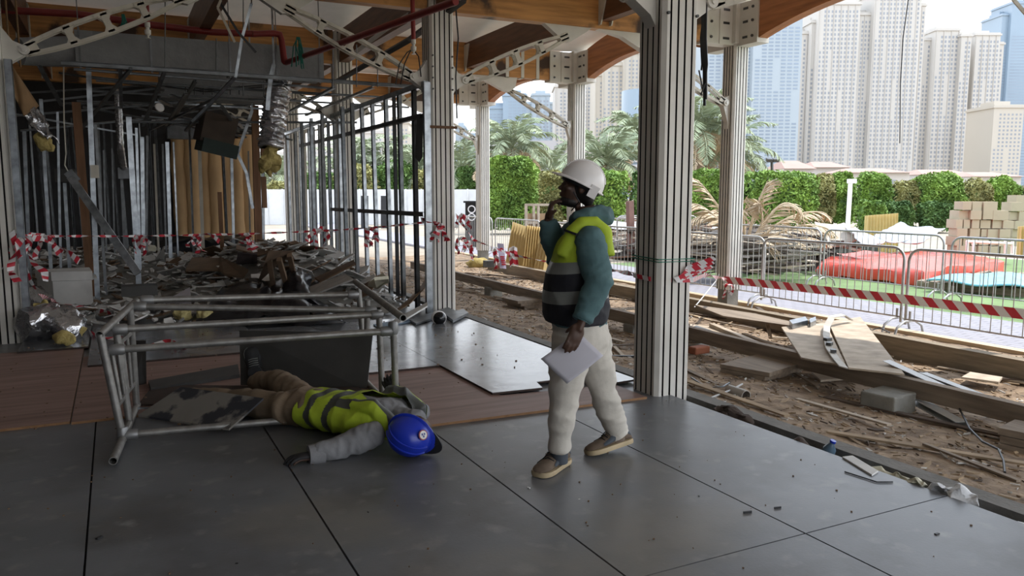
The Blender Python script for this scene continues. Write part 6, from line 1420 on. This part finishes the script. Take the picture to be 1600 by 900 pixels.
def palm(x, ytop, d, label, n=34, L=4.2, mats=None, yb=345):
    base = D(x, yb, d); top = D(x, ytop, d); t_ = thing('palm_tree', label, 'palm', (base.x, base.y, -.28), 'palms behind the hedge')
    base.z = -.28; b = MB(); b.tube([base.lerp(top, i / 10) + V(.05 * math.sin(i), 0, 0) for i in range(11)], [.26 - .006 * i for i in range(11)], 10); b.build('trunk', MATS['palm_trunk'], t_, 60)
    g_ = MB(); dr = MB()
    for i in range(n):
        a = 2.4 * i + U(-.2, .2); el = 1.25 - 1.75 * i / n; l_ = L * U(.8, 1.1); h1 = V(math.cos(a), math.sin(a), 0)
        p1 = top + h1 * l_ * .35 * math.cos(el) + UP * l_ * .35 * math.sin(el); p2_ = p1 + h1 * l_ * .33 * math.cos(el - .45) + UP * l_ * .33 * math.sin(el - .45); p3 = p2_ + h1 * l_ * .3 * math.cos(el - 1.1) + UP * l_ * .3 * math.sin(el - 1.1)
        frond(dr if i > n * .78 else g_, [top, p1, p2_, p3], .85, 30, .6, .035, 2.4)
    tag(g_.build('fronds', (mats or [m_pal])[0], t_), kind='stuff')
    if dr.v: tag(dr.build('dry_fronds', m_frond, t_), kind='stuff')
for x, yt, d, lab in ((800, 232, 58, 'pale palm above the tall hedge block'), (862, 268, 70, 'low palm behind the olive hedge part'), (948, 258, 52, 'palm with drying fronds behind the white helmet'), (1000, 215, 60, 'taller palm beside the curved grey tower'), (1092, 205, 46, 'palm between the close column and the outer column'), (1128, 245, 50, 'palm with orange dry fronds behind the outer column'),
                     (720, 262, 62, 'palm just past the cream column'), (650, 268, 64, 'palm seen through the open stud wall'), (600, 260, 66, 'palm before the far towers, through the studs'), (548, 266, 66, 'palm seen between the crowded studs'), (432, 282, 70, 'palm seen through the gap by the silver duct'), (690, 280, 75, 'far palm behind the cream column')):
    palm(x, yt, d, lab, 36 if d < 62 else 28, 4.2 if d < 62 else 4.8)
# ---------------------------------------------------------------- the town
m_tw1 = M('beige_tower', (0.50, 0.47, 0.43), .85, var=.05, scale=.02); m_tw2 = M('warm_tower', (0.48, 0.435, 0.37), .85, var=.05, scale=.02); m_tw3 = M('pale_blue_tower', (0.34, 0.385, 0.42), .6, var=.06, scale=.02)
m_win = M('tower_window', (0.26, 0.275, 0.30), .4, var=.1, scale=.05); m_winb = M('blue_window', (0.22, 0.27, 0.33), .3, var=.15, scale=.05); m_blueg = M('blue_glass', (0.24, 0.31, 0.38), .35, var=.12, scale=.02); m_tile = M('salmon_roof', (0.33, 0.21, 0.17), .85, var=.08, scale=.3); m_grb = M('grey_tower', (0.40, 0.38, 0.38), .8, var=.08, scale=.03)
TD = 430.0; PXM = TD / 1239.0
def tower(label, slabs, mat, winmat, fw_=4.6, fh=6.2, ww=.5, wh=.5, d=TD, yb=345, name='tower', dep=24, win=True, ledges=True, crowns=True):
    """slabs: (x0, x1, ytop, forward offset in m)"""
    x0 = min(s[0] for s in slabs); x1 = max(s[1] for s in slabs); c = D((x0 + x1) / 2, 300, d); t_ = thing(name, label, 'tower' if name == 'tower' else 'building', (c.x, c.y, -.3)); k = d / 1239.0
    wb_ = MB(); lb_ = MB()
    for (a, e, yt, off) in slabs:
        w = (e - a) * k; z1 = 1.6 + (300 - yt) * k; pc = D((a + e) / 2, 300, d); pc.z = 0; cc = pc - AWAY * off
        b = MB(); b.box(V(cc.x, cc.y, (z1 - .3) / 2) + AWAY * dep / 2, (w, dep, z1 + .3), (0, 0, -YAW)); b.build('shaft', mat, t_)
        if crowns and z1 > 30:
            lb_.box(V(cc.x, cc.y, z1 - 1.2) + AWAY * dep / 2, (w + 1.2, dep + 1.2, 1.0), (0, 0, -YAW)); lb_.box(V(cc.x, cc.y, z1 + 1) + AWAY * dep / 2, (w * .55, dep * .5, 2.4), (0, 0, -YAW))
        if win:
            nx = max(1, int(w * .94 / (fw_ * k))); stp = w * .94 / nx; nz = int((z1 - 6) / (fh * k))
            for i in range(nx):
                for j in range(nz):
                    z = z1 - 4 - (j + .5) * fh * k
                    if (i * 7 + j // 9) % 11 == 0: continue
                    q = cc + RIGHT * (-w * .47 + stp * (i + .5)) - AWAY * .06; sx, sz = stp * ww / 2, fh * k * wh / 2
                    wb_.add([q + RIGHT * -sx + UP * (z - sz), q + RIGHT * sx + UP * (z - sz), q + RIGHT * sx + UP * (z + sz), q + RIGHT * -sx + UP * (z + sz)], [(0, 1, 2, 3)])
            if ledges:
                for i in range(nx + 1):
                    if i % 2 == 0: q = cc + RIGHT * (-w * .47 + stp * i); lb_.box(V(q.x, q.y, z1 * .5), (stp * .14, .9, z1 * .96), (0, 0, -YAW))
    if wb_.v: tag(wb_.build('windows', winmat, t_), kind='stuff')
    if lb_.v: tag(lb_.build('ledges', mat, t_), kind='stuff')
    return t_
tower('wide beige tower block, tallest of the pale towers', [(1237, 1257, 56, 0), (1252, 1272, 42, 4), (1258, 1320, 18, 8), (1318, 1346, 32, 6), (1338, 1408, 2, 10), (1404, 1422, 18, 5), (1408, 1424, 54, 2)], m_tw1, m_win, 5.0, 6.6, .46, .55)
tower('slender beige tower next to the widest one', [(1420, 1432, 78, -4), (1428, 1492, 66, 0), (1440, 1476, 54, 5), (1474, 1490, 64, 8)], m_tw1, m_win, 5.0, 6.6, .5, .55, d=470)
tower('beige tower in front of the blue glass one', [(1492, 1552, 72, 0), (1500, 1538, 61, 5)], m_tw1, m_win, 5.0, 6.6, .5, .55, d=480)
tower('low beige block at the foot of the blue glass tower', [(1544, 1590, 166, 0)], m_tw2, m_win, 6, 6, .5, .5, d=400, ledges=False)
t_ = tower('blue glass tower with a rounded top', [(1546, 1562, 30, 0), (1556, 1620, 14, 3)], m_blueg, m_winb, 40, 4.5, .96, .35, d=560, ledges=False)
tower('pale blue balcony tower behind the outer column', [(1090, 1132, 40, 0), (1128, 1164, 20, 4), (1160, 1232, 40, 8)], m_tw3, m_winb, 9, 5.2, .72, .5, d=330, ledges=False, crowns=False)
tower('beige lattice tower behind the close column', [(928, 962, 118, 0), (938, 970, 104, 3), (968, 1030, 88, 6)], m_tw2, m_win, 5.2, 6.0, .5, .5, d=380)
tower('narrow pale tower beside the outer column with the helmet', [(866, 908, 135, 0), (904, 932, 128, 2)], m_tw1, m_win, 5, 5.5, .5, .5, d=420)
tower('far grey and beige tower with a stepped top', [(820, 866, 162, 0), (830, 858, 150, 4)], m_tw3, m_win, 5, 5.5, .55, .55, d=520)
tower('dark blue glass tower beside the knee brace', [(757, 796, 168, 0), (786, 822, 150, 4)], m_blueg, m_winb, 6, 4.5, .8, .5, d=450, ledges=False)
tower('pale brown low block above the palms', [(757, 818, 208, 0), (812, 868, 222, 4)], m_grb, m_win, 9, 8, .8, .35, d=260, name='low_block', ledges=False)
tower('far beige tower seen through the stud wall', [(600, 640, 190, 0), (640, 668, 206, 0)], m_tw2, m_win, 5, 6, .5, .5, d=420, ledges=False)
tower('pale building behind the palms, through the studs', [(540, 600, 205, 0), (480, 545, 225, 0), (400, 482, 238, 0)], m_tw1, m_win, 5, 6, .5, .5, d=420, ledges=False)
tower('hazy tower past the cream column', [(712, 728, 198, 0), (726, 752, 214, 0)], m_tw3, m_win, 5, 6, .5, .5, d=480, ledges=False)
cg = thing('curved_tower', 'curved grey building with a dark glass top beside the close column', 'building', D(995, 300, 220)); k = 220 / 1239
b = MB(); c = D(1010, 300, 232); n = 40
for j in range(11):
    z0 = 1.6 + (300 - 262 + j * 9.0) * k; R_ = (48 - (j > 8) * 6) * k
    b.loft([[V(c.x, c.y, z) + RIGHT * (R_ * 1.0 * math.cos(2 * math.pi * q / n)) + AWAY * (R_ * math.sin(2 * math.pi * q / n)) for q in range(n)] for z in (z0, z0 + 5.2 * k)])
b.build('floor_band', m_grb, cg, 40)
b = MB(); R_ = 43 * k; b.loft([[V(c.x, c.y, z) + RIGHT * (R_ * math.cos(2 * math.pi * q / n)) + AWAY * (R_ * math.sin(2 * math.pi * q / n)) for q in range(n)] for z in (-.3, 1.6 + (300 - 138) * k)]); b.build('glass_drum', m_blueg, cg, 40)
for i, (x0, x1, ye, yr, d) in enumerate(((1222, 1272, 264, 250, 130), (1268, 1326, 262, 252, 140), (1318, 1422, 270, 262, 120), (1436, 1524, 273, 264, 130), (1518, 1596, 276, 268, 120))):
    k = d / 1239; w = (x1 - x0) * k; c = D((x0 + x1) / 2, 300, d); z0 = 1.6 + (300 - ye) * k; z1 = 1.6 + (300 - yr) * k; t_ = thing('villa', ['salmon roofed villa beside the blue balcony tower', 'salmon roofed villa with the highest ridge', 'long salmon roofed villa behind the lamp post', 'low salmon roofed villa behind the large round bush', 'low salmon roofed villa above the cartons'][i], 'house', (c.x, c.y, -.3))
    b = MB(); b.box(V(c.x, c.y, z0 / 2) + AWAY * 5, (w * .95, 10, z0), (0, 0, -YAW)); b.build('walls', m_tw1, t_)
    b = MB(); q = [c + RIGHT * (s * w / 2) + AWAY * a for s, a in ((-1, -.8), (1, -.8), (1, 10.8), (-1, 10.8))]; q = [V(p.x, p.y, z0) for p in q]; r0, r1 = [V(p.x, p.y, z1) for p in (c + RIGHT * (-w * .28) + AWAY * 5, c + RIGHT * (w * .28) + AWAY * 5)]
    b.add(q + [r0, r1], [(0, 1, 5, 4), (1, 2, 5), (2, 3, 4, 5), (3, 0, 4), (3, 2, 1, 0)]); b.build('hip_roof', m_tile, t_)
    b = MB()
    for j in range(max(2, int(w / 4))):
        p = c + RIGHT * (-w * .42 + w * .84 * (j + .5) / max(2, int(w / 4))) - AWAY * .05; b.box(V(p.x, p.y, z0 - 1.8), (1.2, .1, 1.4), (0, 0, -YAW))
    tag(b.build('windows', m_win, t_), kind='stuff')
b = MB(); b.tube([AX(1420, -6, 8.4), AX(1411, 60, 8.4), AX(1407, 130, 8.4), AX(1406, 224, 8.4)], .006, 5); tag(b.build('hanging_wire', m_black), 'thin wire hanging from the roof edge before the beige tower', 'wire')
